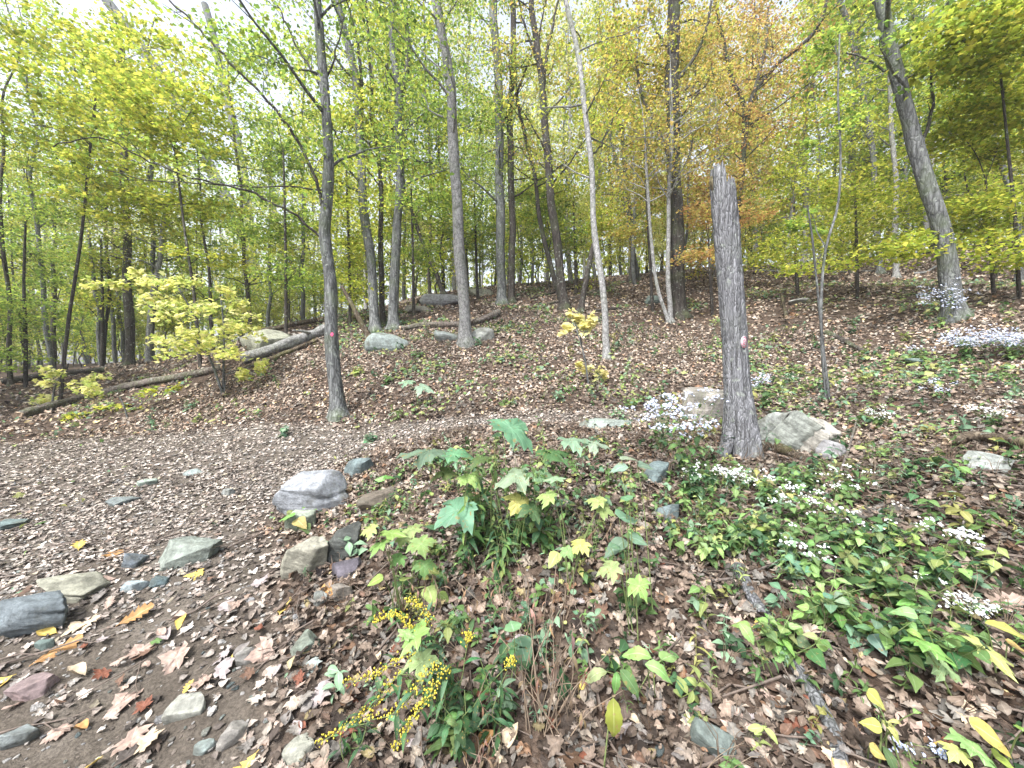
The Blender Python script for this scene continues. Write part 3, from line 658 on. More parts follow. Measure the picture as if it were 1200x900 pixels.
# ------------------------------------------------------------------ leaves for crowns
YG = np.array([(.46, .50, .07), (.35, .43, .06), (.60, .57, .10), (.25, .34, .05)])
GN = np.array([(.23, .35, .07), (.32, .43, .08), (.43, .50, .09), (.15, .25, .05)])
YL = np.array([(.62, .60, .20), (.50, .54, .16), (.68, .64, .32), (.36, .44, .12)])
OR = np.array([(.46, .30, .11), (.52, .38, .12), (.40, .22, .09), (.46, .42, .11)])
YO = np.array([(.50, .42, .10), (.44, .43, .09), (.52, .37, .10), (.30, .35, .07)])
PY = np.array([(.72, .65, .34), (.66, .60, .28), (.60, .58, .26)])
LEAFV = np.array([(0, 0, 0), (-.36, .42, .10), (0, 1, -.06), (.36, .42, .10)]); LEAFF = np.array([(0, 3, 2), (0, 2, 1)])
_m = np.array([(0, 0), (.35, -.05), (.3, .15), (.62, .42), (.3, .5), (0, 1), (-.3, .5), (-.62, .42), (-.3, .15), (-.35, -.05)])
STARV = np.concatenate([[(0, .3, .04)], np.concatenate([_m, -.12 * (np.abs(_m[:, :1]))], 1)]); STARF = np.array([(0, 1 + i, 1 + (i + 1) % 10) for i in range(10)])
def put_leaves(g, C, size, pal, tilt=.5, star=False, mat=0, rng=NR, down=.25, dim=(.58, 1.35)):
    n = len(C)
    if n == 0: return
    az = rng.uniform(0, 2 * PI, n); tx = rng.normal(-down, tilt, n); ty = rng.normal(0, tilt, n)
    cz, sz = np.cos(az), np.sin(az); cx, sx = np.cos(tx), np.sin(tx); c2, s2 = np.cos(ty), np.sin(ty)
    B = STARV if star else LEAFV; F = STARF if star else LEAFF
    s = (size * rng.uniform(.45, 1.3, n))[:, None]
    x = B[None, :, 0] * s; y = (B[None, :, 1] - .5) * s; z = B[None, :, 2] * s
    x1 = x * c2[:, None] + z * s2[:, None]; z1 = -x * s2[:, None] + z * c2[:, None]
    y2 = y * cx[:, None] - z1 * sx[:, None]; z2 = y * sx[:, None] + z1 * cx[:, None]
    X = x1 * cz[:, None] - y2 * sz[:, None]; Y = x1 * sz[:, None] + y2 * cz[:, None]
    V = np.stack([X, Y, z2], -1) + C[:, None, :]
    k = len(B); FF = (F[None] + (np.arange(n) * k)[:, None, None]).reshape(-1, 3)
    col = pal[rng.integers(0, len(pal), n)] * rng.uniform(dim[0], dim[1], (n, 1))
    g.add(V.reshape(-1, 3), FF, np.repeat(col, k, 0).clip(0, .85), mat)

def plates(rng, c, rx, ry, rz, n, plate=.55, thick=.05):
    """leaf points in loose horizontal sprays inside an ellipsoid"""
    m = max(3, int(n / 55)); q = rng.normal(size=(m, 3)); q = q / np.linalg.norm(q, axis=1)[:, None] * (rng.random((m, 1)) ** .45)
    cen = np.asarray(c) + q * np.array([rx, ry, rz]); pick = rng.integers(0, m, n)
    a = rng.uniform(0, 2 * PI, n); r = plate * np.sqrt(rng.random(n)) * rng.uniform(.5, 1.2, m)[pick]
    tx = rng.normal(0, .14, m)[pick]; ty = rng.normal(0, .14, m)[pick]
    dx, dy = r * np.cos(a), r * np.sin(a)
    return cen[pick] + np.stack([dx, dy, dx * tx + dy * ty + rng.normal(0, thick, n) - .12 * r], -1), cen

def spray_twigs(g, sp, c, cen, rng, r):
    """one bough from the stem into the spray, twigs leaving it along its length"""
    lo = sp[sp[:, 2] < c[2] + .3]; lo = lo if len(lo) else sp
    a0 = lo[np.argmin(np.linalg.norm(lo - (c - [0, 0, .4]), axis=1))]; far = c + (c - a0) * .35
    bough = spline([a0, (a0 + c) / 2 + rng.normal(0, .06, 3) + [0, 0, .08], c, far], 12); tube(g, bough, np.linspace(r, r * .3, 12), 5, mat=1, cap=False)
    for e in cen[:40]:
        k = int(np.clip(np.argmin(np.linalg.norm(bough - e, axis=1)) - 2, 1, 10)); p = bough[k]
        tube(g, [p, (p + e) / 2 + rng.normal(0, .04, 3), e], [r * .4, r * .25, .002], 3, mat=1, cap=False)

def limbs_crown(g, gt, trunk, rad, zlo, zhi, nl, L0, nleaf, pal, size, rng, tilt=.55):
    """side limbs with twigs from a trunk polyline; leaves round the twig tips"""
    tips = []
    zs = trunk[:, 2] - trunk[0, 2]
    for k in range(nl):
        zz = zlo + (zhi - zlo) * ((k + rng.random()) / nl); i = min(int(np.searchsorted(zs, zz)), len(zs) - 2)
        p = trunk[i]; az = rng.uniform(0, 2 * PI); L = L0 * rng.uniform(.5, 1.15) * (1 - .45 * (zz - zlo) / (zhi - zlo + 1e-6)); up = rng.uniform(.25, .9)
        d = np.array([math.cos(az), math.sin(az), up]); d /= np.linalg.norm(d)
        q = [p]
        for s in range(5):
            d = d + rng.normal(0, .16, 3) + [0, 0, -.02]; d /= np.linalg.norm(d); q.append(q[-1] + d * L / 5)
        q = np.array(q); r0 = min(rad[i] * .45, .012 + .016 * L)
        tube(gt, q, np.linspace(r0, .005, 6), 4, mat=1, cap=False)
        for j in range(2, 6):
            for h in range(2):
                dd = d * .5 + rng.normal(0, .7, 3); dd[2] *= .5; dd /= np.linalg.norm(dd); l = L * rng.uniform(.15, .38)
                e = q[j] + dd * l; tube(gt, [q[j], (q[j] + e) / 2 + rng.normal(0, .03, 3), e], [r0 * .3, .005, .003], 3, mat=1, cap=False); tips.append(e)
    if not tips: return
    tips = np.array(tips); pk = rng.integers(0, len(tips), nleaf); a = rng.normal(size=(nleaf, 3)) * np.array([.34, .34, .05]) * (L0 / 2.2); tl = rng.normal(0, .25, (len(tips), 2)); a[:, 2] += (a[:, :2] * tl[pk]).sum(1) - .25 * (a[:, :2] ** 2).sum(1)
    put_leaves(g, tips[pk] + a, size, pal, tilt, False, 0, rng)

# ------------------------------------------------------------------ trees standing in the picture
def tree(label, path, wb, wt, bark=None, pal=GN, nleaf=2600, branches=(), name='tree', group=None, crown=(4.0, 15.0), nl=16, L0=2.3, size=.085, seed=0, dead=False, lean=0.0, sides=12, top=None, extra=()):
    bark = bark or M_BARK; rng = np.random.default_rng(500 + seed)
    base, d = hit(*path[0]); t = thing(name, label, 'tree', base, group)
    pts = [base] + [P(px, py, d + lean * (path[0][1] - py) / 100) for px, py in path[1:]]
    s = d / FPX; off = 1 / math.hypot(1, (path[0][0] - 600) / FPX); r0, r1 = wb * s * .45 * off, wt * s * .46 * off
    pts = np.array(pts); np_ = len(pts)
    v = pts[-1] - pts[-2]; v /= np.linalg.norm(v); v[0] *= .6; Htop = top or rng.uniform(14, 18)
    ext = []
    if not dead:
        q = pts[-1].copy()
        while q[2] - base[2] < Htop:
            q = q + (v * .7 + np.array([0, 0, .5]) + rng.normal(0, .12, 3)) * 1.4; ext.append(q.copy())
    allp = np.concatenate([pts, ext]) if len(ext) else pts
    sp0 = spline(allp, 5 * len(allp)); q0 = sp0[0]; q1 = sp0[1]; sp = np.concatenate([[q0 - [0, 0, .18], q0, q0 + (q1 - q0) * .12, q0 + (q1 - q0) * .3, q0 + (q1 - q0) * .6], sp0[1:]]); n = len(sp)
    # small natural wander
    h = sp[:, 2] - base[2]; hvis = pts[-1][2] - base[2]
    sp[:, 0] += .02 * np.sin(h * 2.1 + seed) * (h > .4); sp[:, 1] += .05 * np.sin(h * 1.3 + seed * 2)
    f = np.clip(h / max(hvis, .1), 0, None); rad = r0 + (r1 - r0) * np.clip(f, 0, 1)
    if len(ext): rad = np.where(f > 1, r1 * np.clip(1 - (h - hvis) / (Htop - hvis + 1.0), .12, 1), rad)
    rad = rad * (1 + .75 * np.exp(-np.clip(h, 0, None) / (.07 + r0 * .55)))
    g = Geo(); tube(g, sp, rad, sides, rough=.10, rseed=seed, rfreq=2.0, lump=lambda a, u: 1 + .30 * np.exp(-u * n / 1.0) * np.sin(a * 4 + seed + .8 * np.sin(a * 2)))
    obj('trunk', g.mesh('trunk', bark, base), t)
    tips = []
    for br in branches:
        w0, w1, bp = br[0], br[1], br[2]; dl = br[3] if len(br) > 3 else 0; w0 *= .85; w1 *= .8
        bpts = [P(px, py, d + dl * i / max(1, len(bp) - 1)) for i, (px, py) in enumerate(bp)]
        k = np.argmin(np.linalg.norm(sp - bpts[0], axis=1)); bpts[0] = sp[k]
        bs = spline(bpts, max(8, len(bpts) * 4)); g = Geo()
        bs = bs + np.concatenate([[np.zeros(3)], rng.normal(0, .015, (len(bs) - 1, 3))])
        tube(g, bs, np.linspace(w0 * s / 2, w1 * s / 2, len(bs)), 7)
        for j in range(3, len(bs) - 1, 2):
            dd = rng.normal(0, 1, 3); dd[2] = abs(dd[2]) * .6; dd /= np.linalg.norm(dd); l = rng.uniform(.25, .7)
            e = bs[j] + dd * l; tube(g, [bs[j], (bs[j] + e) / 2 + rng.normal(0, .04, 3), e], [w1 * s / 3, .005, .003], 4); tips.append(e)
        obj('limb', g.mesh('limb', bark if w0 > 7 else M_BARKD, base), t)
    if not dead:
        g = Geo(); limbs_crown(g, g, sp, rad, crown[0], min(crown[1], Htop - .5), nl, L0, int(nleaf * 1.45), pal, size * 1.15, rng)
        if tips:
            tips = np.array(tips); pk = rng.integers(0, len(tips), len(tips) * 22); put_leaves(g, tips[pk] + rng.normal(0, .16, (len(pk), 3)) * [1, 1, .5], size, pal, .5, False, 0, rng)
        for (px, py, rx, ry, nn) in extra:
            c = P(px, py, d + rng.uniform(-.6, .6)); pp, cen = plates(rng, c, rx * s, rx * s * .7, ry * s, nn); put_leaves(g, pp, size, pal, .4, False, 0, rng)
            spray_twigs(g, sp, c, cen, rng, .02)
        o = obj('crown', g.mesh('crown', [M_CROWN, bark], base), t)
    return t

T = tree
T('forked grey tree whose long left stem leans far over the trail side', [(300,392),(297,340),(292,300),(280,262),(264,230),(245,195),(228,155),(214,128),(192,95),(170,62),(145,28),(125,0)], 20, 13, M_BARK, YG, 3000,
  branches=[(15, 9, [(294,310),(290,250),(284,200),(274,150),(262,100),(252,50),(240,5)])], seed=1, crown=(6, 15), sides=14)
T('slim grey tree with a red mark and long bare limbs reaching left', [(398,487),(394,440),(390,395),(386,340),(381,300),(379,270),(384,235),(387,190),(383,140),(378,80),(374,30),(371,0)], 19, 11, M_BARK, GN, 3000,
  branches=[(3.6, 1.2, [(378,278),(345,252),(300,229),(262,217),(225,208),(180,192),(130,165),(95,162),(60,172)], -1.2),
            (4.6, 2.2, [(379,262),(374,225),(362,190),(345,160),(322,128),(300,103),(265,68),(230,30),(198,0)], -.8),
            (3.5, 2, [(383,120),(368,88),(350,60),(335,25),(322,0)], .5), (3, 1.5, [(381,100),(392,70),(400,30),(404,0)], .5), (2.5, 1, [(225,208),(190,212),(150,205),(110,195)], 0)], seed=2, crown=(4.5, 14), size=.08)
T('grey crooked tree third right of the red-marked slim tree, bending left near the top', [(440,388),(436,330),(430,270),(425,220),(421,170),(420,120),(412,70),(400,20),(396,0)], 13, 9, M_BARK, GN, 2600,
  branches=[(6, 3, [(420,150),(424,100),(418,50),(410,10)], .3)], seed=3)
T('grey tree whose trunk splits into two upright stems like a tuning fork', [(461,385),(462,330),(466,270),(468,210),(468,150),(468,118),(461,70),(458,20),(460,0)], 14, 7, M_BARK, GN, 2600,
  branches=[(8, 6, [(468,122),(476,90),(478,45),(474,0)], .2)], seed=4)
T('dark slim trunk hugging the right side of the crooked grey tree', [(449,380),(447,330),(446,280),(446,230),(444,180)], 8, 5, M_BARKD, YG, 1500, seed=5)
T('pale grey smooth tree leaning slightly left, right of the tuning-fork tree', [(546,403),(543,360),(539,300),(536,250),(533,200),(531,150),(526,90),(519,45),(512,0)], 16, 11, M_BARKP, GN, 2600, seed=6, crown=(5, 15))
T('left trunk of the twin trunks on the crest of the slope', [(588,356),(587,300),(586,240),(585,180),(585,120),(582,60),(578,0)], 12, 10, M_BARK, GN, 2600, seed=7,
  branches=[(5, 3, [(587,160),(600,120),(615,85),(628,50)], .2)])
T('darker right trunk of the twin trunks on the crest of the slope', [(599,354),(600,300),(600,240),(598,180),(598,120),(602,60),(600,0)], 9, 7, M_BARKD, YG, 2400, seed=8)
T('dark tree with a many-pronged top standing in the middle of the slope', [(661,362),(657,320),(652,280),(646,235),(641,180),(638,130),(633,85),(628,40),(622,0)], 12, 7, M_BARKD, YO, 2200, seed=9,
  branches=[(6, 3, [(637,110),(640,70),(648,30),(654,0)], .3), (4, 2, [(634,80),(620,45),(612,20),(608,0)], -.3), (3, 2, [(640,55),(634,30),(640,0)], 0)])
T('thin dark stem leaning from the upper left into the foot of the many-pronged tree', [(658,352),(648,320),(638,285),(632,250),(626,205),(616,160),(606,120)], 7, 4, M_BARKD, YO, 900, seed=10, top=9)
T('slender pale tree standing alone below the dark leaning pole', [(711,420),(708,370),(703,320),(697,260),(693,200),(688,150),(681,90),(672,40),(664,0)], 9, 6, M_BARKP, YG, 2000, seed=11, size=.075,
  branches=[(3, 1.5, [(694,185),(706,165),(718,140),(728,125)], .2)])
T('short dark broken pole leaning right behind the slender pale tree', [(680,366),(684,340),(690,312),(697,285)], 8, 6, M_BARKD, dead=True, seed=12, sides=9)
T('thick dark trunk wrapped by a pale stem left of the snag', [(796,372),(794,330),(793,280),(791,220),(789,160),(787,100),(789,50),(791,0)], 20, 16, M_BARKD, YO, 3400, seed=13, crown=(5, 15), L0=3.0,
  branches=[(7, 3, [(791,190),(770,150),(752,110),(745,60)], .4), (6, 3, [(789,100),(812,70),(826,40),(835,0)], -.3), (5, 3, [(788,60),(772,40),(760,10)], .5)])
T('straight pale stem right in front of the thick dark trunk', [(786,378),(783,330),(783,280),(785,220),(786,160),(787,110)], 7, 4, M_BARKP, YO, 900, seed=14, top=8)
T('pale stem bowing out left from the foot of the thick dark trunk', [(783,378),(775,352),(768,320),(763,280),(760,235),(756,190)], 5, 3.5, M_BARKP, YO, 700, seed=15, top=7)
T('dark forked tree full of orange leaves behind the snag top', [(862,345),(862,300),(864,250),(869,205),(874,160),(880,115),(893,95),(915,72),(948,45),(965,15)], 11, 5, M_BARKD, OR, 4200, seed=16, crown=(2.5, 14), L0=3.0,
  branches=[(7, 4, [(874,160),(870,120),(858,90),(848,50),(838,0)], .5), (5, 3, [(880,112),(896,60),(900,10)], .3)],
  extra=[(880,150,60,70,1900),(850,60,60,60,1700),(905,60,50,60,900)])
T('large grey tree leaning left at the right side of the slope', [(1120,372),(1112,330),(1104,290),(1094,245),(1085,205),(1073,160),(1060,115),(1046,70),(1036,30),(1029,0)], 31, 20, M_BARK, GN, 4200, seed=17, crown=(4.5, 14), L0=2.8, sides=18,
  branches=[(5, 2, [(1078,180),(1092,130),(1090,80),(1086,40)], .6), (4, 2, [(1056,100),(1040,85),(1020,72),(990,60)], .3)], extra=[(1120,60,70,70,1200)])
T('slim dark-grey tree curving up left of the large leaning tree', [(1030,320),(1027,260),(1023,200),(1018,150),(1010,100),(1000,55),(988,15),(984,0)], 9, 8, M_BARK, YG, 2600, seed=18, extra=[(1010,150,60,60,1500)])
T('pale thin tree between the curving tree and the large leaning tree', [(1051,325),(1050,270),(1048,210),(1047,160),(1043,110),(1040,60)], 9, 6, M_BARKP, YG, 1800, seed=19)
T('dark bending tree near the upper right corner', [(1196,330),(1192,280),(1184,230),(1175,190),(1168,150),(1162,100),(1156,40),(1150,0)], 12, 9, M_BARK, GN, 3200, seed=20, extra=[(1170,60,60,80,1300)])
T('thin crooked sapling with a dark stem right of the large leaning tree', [(1168,325),(1160,290),(1150,262),(1142,235),(1133,212)], 5, 3, M_BARKD, YG, 900, seed=21, top=6, crown=(2.5, 6))
T('broad dark trunk behind the yellow sapling at the left', [(152,428),(151,380),(150,330),(148,280),(146,230),(147,190),(145,140),(143,60)], 14, 10, M_BARKD, YG, 3400, seed=22, crown=(4, 14), extra=[(130,120,70,60,1500)])
T('pale stem leaning right behind the yellow sapling', [(173,425),(176,380),(181,335),(188,290),(195,250),(203,215)], 9, 6, M_BARKP, YG, 1600, seed=23)
T('thin dark pole left of the broad dark trunk, leaning left', [(115,418),(105,370),(95,325),(84,285),(72,240)], 7, 5, M_BARKD, YG, 1600, seed=24)
T('thin grey stem just left of the leaning dark pole', [(101,418),(88,380),(76,340),(62,305),(52,265),(40,215)], 6, 4, M_BARKD, GN, 1500, seed=25)
T('grey trunk near the left edge behind green brush', [(60,440),(57,395),(52,350),(46,300),(42,250),(36,200)], 9, 6, M_BARK, GN, 2400, seed=26, extra=[(30,170,50,50,1100)])
T('dark trunk at the very left edge of the photo', [(14,452),(12,400),(8,340),(4,280),(0,220)], 8, 6, M_BARKD, GN, 2200, seed=27)
T('thin trunk right of the forked grey tree, leaning left', [(342,372),(336,330),(330,290),(322,250),(316,200),(318,150)], 8, 6, M_BARK, YG, 1900, seed=28)
T('mid grey trunk halfway between the forked tree and the red-marked slim tree', [(362,372),(360,330),(358,280),(356,230),(352,180)], 7, 5, M_BARK, YG, 1900, seed=29)
T('thin dark pole leaning left above the split log', [(520,345),(510,318),(498,292),(488,262),(478,235),(468,212)], 6, 4, M_BARKD, YG, 700, seed=30, top=9)
T('slim trunk behind and left of the pale leaning tree', [(502,335),(501,300),(503,260),(506,200),(503,150),(497,100)], 5, 4, M_BARKP, YG, 1500, seed=31)
T('slim dark trunk left of the thick dark trunk, far up the slope', [(740,330),(742,290),(738,250),(733,200),(728,150),(722,90)], 7, 5, M_BARKD, YO, 1900, seed=32)
T('grey leaning trunk far up the slope left of the bowing stem', [(748,328),(741,290),(735,255),(727,215),(716,160)], 6, 4, M_BARK, YG, 1500, seed=33)
T('dead grey snag stub lying against saplings right of the red-marked slim tree', [(434,398),(424,378),(412,355),(400,335)], 8, 5, M_ROT, dead=True, seed=34, sides=9)

# slender saplings close by at the right of the snag
def sapling(label, stems, clusters, pal, size=.09, star=False, wb=4, name='sapling', cat='tree', seed=0, group=None, bark=None, plate=.35, tilt=.35, thick=.035, depth_jit=.5, crownname='crown', bright=False):
    rng = np.random.default_rng(900 + seed); base, d = hit(*stems[0][0]); t = thing(name, label, cat, base, group); s = d / FPX
    allsp = []
    for st in stems:
        b0, _ = hit(*st[0]) if st[0][1] > 300 else (P(st[0][0], st[0][1], d), d)
        pts = [b0 - [0, 0, .05]] + [P(px, py, d) for px, py in st[1:]]; sp = spline(pts, max(8, len(pts) * 4)); g = Geo()
        tube(g, sp, np.linspace(wb * s / 2, wb * s / 4, len(sp)), 7, rough=.08, rseed=seed); obj('stem', g.mesh('stem', bark or M_BARK, base), t); allsp.append(sp)
    sp = np.concatenate(allsp); g = Geo()
    for (px, py, rx, ry, nn) in clusters:
        c = P(px, py, d + rng.uniform(-depth_jit, depth_jit)); pp, cen = plates(rng, c, rx * s, max(rx * s * .8, .3), ry * s, nn, plate * min(1, rx * s), thick)
        put_leaves(g, pp, size, pal, tilt, star, 0, rng, .15, (1.0, 1.4) if bright else (.58, 1.35))
        spray_twigs(g, sp, c, cen, rng, .012)
    obj(crownname, g.mesh(crownname, [M_CROWN, bark or M_BARK], base), t); return t
sapling('pair of thin green-barked stems rising right of the snag', [[(972,468),(966,420),(960,360),(956,320),(952,280),(946,240)], [(969,468),(963,400),(963,340),(968,290),(982,240),(985,180),(982,110),(984,40)]],
        [(985,150,40,40,500),(955,260,30,30,300),(980,60,40,40,400)], GN, .07, seed=1, wb=3.6, bark=M_BARK)
sapling('yellow maple sapling with layered branches at the left of the trail', [[(262,462),(250,430),(235,395),(222,360),(205,330)], [(262,460),(262,420),(262,380),(258,345)]],
        [(200,330,52,8,230),(170,357,66,7,260),(235,372,55,22,430),(255,405,50,26,400),(130,333,22,4,150),(275,350,24,8,200),(215,395,50,12,400),(160,325,20,6,140),(280,432,24,12,150),(300,425,14,10,70)],
        YL, .105, True, seed=2, wb=3, plate=.36, tilt=.5, thick=.07, bright=True, name='maple_sapling')
sapling('pale yellow seedling tree in the middle of the slope, left of the slender pale tree', [[(690,452),(686,425),(680,400),(672,378)]], [(676,385,28,14,120),(668,372,20,6,60),(690,430,14,8,45),(700,436,12,6,30)], PY, .12, True, bright=True, thick=.06, tilt=.5, seed=3, wb=2.5, plate=.3, name='maple_sapling')
sapling('low yellow-green maple brush at the left edge', [[(60,480),(64,455),(70,440)]], [(72,440,36,10,220),(100,455,34,10,200),(85,478,44,12,240),(25,470,34,10,150)], YL, .11, True, bright=True, thick=.06, tilt=.5, seed=4, wb=2.5, plate=.35, name='maple_sapling')
sapling('yellow-green brush creeping over the left end of the brown log', [[(150,490),(145,475),(140,465)]], [(150,480,50,10,240),(110,492,40,8,160),(190,455,30,8,90)], YG, .11, True, seed=5, wb=2, plate=.35, name='maple_sapling')
# broad-crowned young trees of the understorey: they carry the layered yellow and green leaves
US = [
 ('young yellow-green maple spreading over the upper left of the photo', [(70,470),(80,380),(95,280),(105,180),(115,90)], [(60,60,95,42,2200),(130,120,90,42,2000),(60,150,80,32,1400),(170,60,70,42,900),(110,215,70,22,1100)], YG, 8),
 ('young maple with yellow sprays hanging in front of the forked tree', [(235,430),(228,350),(215,260),(205,170)], [(190,150,80,42,1400),(240,110,70,36,900),(160,245,70,24,1100),(230,240,60,24,900),(250,300,44,12,400)], YG, 9),
 ('golden orange-tinged maple left of the forked grey tree', [(265,405),(268,350),(262,300),(255,250)], [(255,290,44,26,1000),(215,270,40,18,700),(230,320,60,10,600)], YO, 12),
 ('dark green bushy young tree at the left edge', [(30,455),(30,400),(28,330),(30,260)], [(40,300,50,38,1700),(30,370,50,38,1500),(60,240,44,24,900),(10,420,30,20,500)], GN, 12),
 ('light yellow young tree behind the broad dark trunk', [(120,430),(120,350),(118,280)], [(110,300,50,24,1100),(130,270,50,24,1000),(160,230,50,22,900)], YL, 14),
 ('green young tree between the forked tree and the red-marked slim tree', [(335,395),(335,330),(334,260),(332,180)], [(330,180,50,44,1800),(320,260,40,32,1100),(345,320,34,24,700),(300,60,44,34,900)], GN, 14),
 ('yellow-green young tree behind the crooked grey tree', [(410,380),(410,330),(408,270),(406,200)], [(405,290,36,32,1100),(400,220,40,34,1200),(415,340,34,18,600),(430,140,40,34,900)], YG, 15),
 ('green-leaved young tree among the tuning-fork trunk', [(485,370),(484,300),(482,220)], [(485,170,44,32,1300),(490,130,40,26,900),(500,240,36,30,900),(480,300,36,26,800)], GN, 14),
 ('green young tree behind the twin trunks', [(560,350),(558,300),(556,230)], [(560,260,40,32,1100),(555,190,36,36,900),(565,130,34,30,700),(612,230,34,30,600)], GN, 18),
 ('yellow-green young tree left of the slender pale tree', [(675,345),(674,300),(672,240)], [(670,215,34,32,800),(680,150,34,26,600),(650,270,34,22,500),(715,250,36,26,700)], YG, 17),
 ('golden maple leaning across the thick dark trunk', [(765,365),(762,310),(758,240),(755,160)], [(760,150,44,34,1500),(740,110,40,30,1100),(765,215,36,26,900),(740,60,44,34,900),(790,60,40,34,700),(730,270,40,20,700)], YO, 13),
 ('small orange maple behind the foot of the snag', [(835,370),(832,320),(830,280)], [(835,255,36,20,700),(815,300,34,16,500),(880,250,30,18,500),(830,215,40,20,600)], OR, 13),
 ('bright yellow-green young tree filling the right of the snag', [(935,345),(932,290),(930,230)], [(925,215,44,32,1500),(920,285,44,24,1200),(970,260,40,32,1200),(900,300,36,18,600),(945,150,40,30,900)], YG, 12),
 ('layered yellow-green maple in front of the curving tree', [(1005,350),(1004,290),(1002,220)], [(1000,230,44,34,1400),(1010,290,50,20,1300),(1050,250,40,30,1000),(960,310,40,12,500)], YG, 11),
 ('layered maple right of the large leaning tree', [(1165,345),(1160,280),(1155,210)], [(1150,240,50,32,1700),(1170,170,50,32,1500),(1185,290,40,24,900),(1120,150,40,34,1100),(1060,290,34,18,600)], YG, 10),
 ('bright yellow-green young tree in the upper right corner', [(1195,350),(1190,260),(1180,160),(1170,60)], [(1180,40,60,42,1500),(1185,110,55,36,1300),(1120,40,50,34,1000),(1150,100,44,34,900)], YG, 9),
]
for k, (lab, st, cl, pal, dd) in enumerate(US):
    sapling(lab, [st], [(a_, b_, c_, d_, int(e_ * 1.35)) for a_, b_, c_, d_, e_ in cl], pal, .105, dd < 10, wb=4, seed=20 + k, bark=M_BARKD, plate=.65, tilt=.42, thick=.06, depth_jit=1.3, name='young_tree')

# ------------------------------------------------------------------ the wood behind: shared kinds of tree, each copy an object of its own
def far_kind(k, pal, bark):
    rng = np.random.default_rng(70 + k); Hh = rng.uniform(13, 17); n = 14; zz = np.linspace(-.3, Hh, n)
    sp = np.stack([np.cumsum(rng.normal(0, .09, n)), np.cumsum(rng.normal(0, .09, n)), zz], -1); sp -= sp[0] * [1, 1, 0]
    rad = np.linspace(.105, .025, n) * rng.uniform(.8, 1.25); g = Geo(); tube(g, sp, rad, 7); tm = g.mesh('trunk', bark)
    g = Geo(); limbs_crown(g, g, sp, rad, 2.2, Hh - .4, 22, 2.6, 4600, pal, .15, rng); return tm, g.mesh('crown', [M_CROWN, bark])
kinds = [far_kind(i, p, b) for i, (p, b) in enumerate([(YG, M_BARK), (GN, M_BARKD), (YG, M_BARKD), (YO, M_BARK), (YL, M_BARKP), (GN, M_BARK), (OR, M_BARKD), (YG, M_BARKP)])]
FK = {0: 'grey trunk, yellow-green leaves', 1: 'dark trunk, green leaves', 2: 'dark trunk, yellow-green leaves', 3: 'grey trunk, golden leaves', 4: 'pale trunk, yellow leaves',
      5: 'grey trunk, green leaves', 6: 'dark trunk, orange leaves', 7: 'pale trunk, yellow-green leaves'}
REF = [(15, 'the left-edge trunk'), (60, 'the brushy grey trunk'), (115, 'the leaning dark pole'), (152, 'the broad dark trunk'), (185, 'the pale leaning stem'), (215, 'the yellow sapling'), (298, 'the forked tree'),
       (360, 'the mid grey trunk'), (390, 'the red-marked tree'), (432, 'the crooked tree'), (466, 'the tuning-fork tree'), (540, 'the pale leaning tree'), (590, 'the twin trunks'), (650, 'the many-pronged tree'),
       (705, 'the slender pale tree'), (765, 'the bowing pale stem'), (795, 'the thick dark trunk'), (860, 'the snag'), (915, 'the orange tree'), (965, 'the thin green stems'), (1025, 'the curving tree'),
       (1050, 'the pale thin tree'), (1105, 'the large leaning tree'), (1150, 'the crooked dark sapling'), (1190, 'the corner tree')]
USED = set()
def far_label(k, px, d):
    r = min(REF, key=lambda q: abs(q[0] - px))
    return '%s, %s behind %s, %s' % (FK[k], 'left' if px < r[0] else 'right', r[1], 'nearest row' if d < 23 else 'middle rows' if d < 34 else 'far rows')
for i in range(150):
    if i < 100: px = -60 + 1320 * ((i * .618) % 1); d = R.uniform(18, 34)
    else: px = -60 + 1320 * ((i * .618) % 1); d = R.uniform(34, 60)
    if px < 330: d = R.uniform(16, 44)
    x, y = (px - 600) / FPX * d, d
    orange = 720 < px < 900
    for _try in range(30):
        k = R.choice([3, 6, 3, 7, 0, 3]) if orange and _try < 12 else R.choice([0, 1, 2, 4, 5, 7, 0, 1])
        lab = far_label(k, px, d)
        if lab not in USED: break
    USED.add(lab); t = thing('tree', lab, 'tree', (x, y, H(x, y)), 'trees in the wood beyond the crest'); t.rotation_euler = (R.gauss(0, .04), R.gauss(-.03, .05), R.uniform(0, 6.28)); s = R.uniform(.75, 1.2); t.scale = (s, s, s)
    obj('trunk', kinds[k][0], t); obj('crown', kinds[k][1], t)
for i in range(46):
    sgn = -1 if i % 2 else 1; ang = R.uniform(60, 96) * sgn; d = R.uniform(17, 36); x, y = d * math.sin(math.radians(ang)), d * math.cos(math.radians(ang)); k = R.choice([0, 1, 2, 5, 7])
    t = thing('tree', '%s, standing outside the %s edge of the photo' % (FK[k], 'left' if sgn < 0 else 'right'), 'tree', (x, y, H(x, y)), 'trees beside the frame'); t.rotation_euler = (R.gauss(0, .04), R.gauss(0, .05), R.uniform(0, 6.28)); s_ = R.uniform(.8, 1.2); t.scale = (s_, s_, s_)
    obj('trunk', kinds[k][0], t); obj('crown', kinds[k][1], t)
def brush_kind(k, pal):
    rng = np.random.default_rng(170 + k); n = 9; Hh = rng.uniform(4, 5.5); sp = np.stack([np.cumsum(rng.normal(0, .12, n)), np.cumsum(rng.normal(0, .12, n)), np.linspace(-.2, Hh, n)], -1); sp -= sp[0] * [1, 1, 0]
    rad = np.linspace(.035, .008, n); g = Geo(); tube(g, sp, rad, 6); tm = g.mesh('stem', M_BARKD); g = Geo(); limbs_crown(g, g, sp, rad, .8, Hh - .2, 16, 1.7, 2600, pal, .12, rng); return tm, g.mesh('crown', [M_CROWN, M_BARKD])
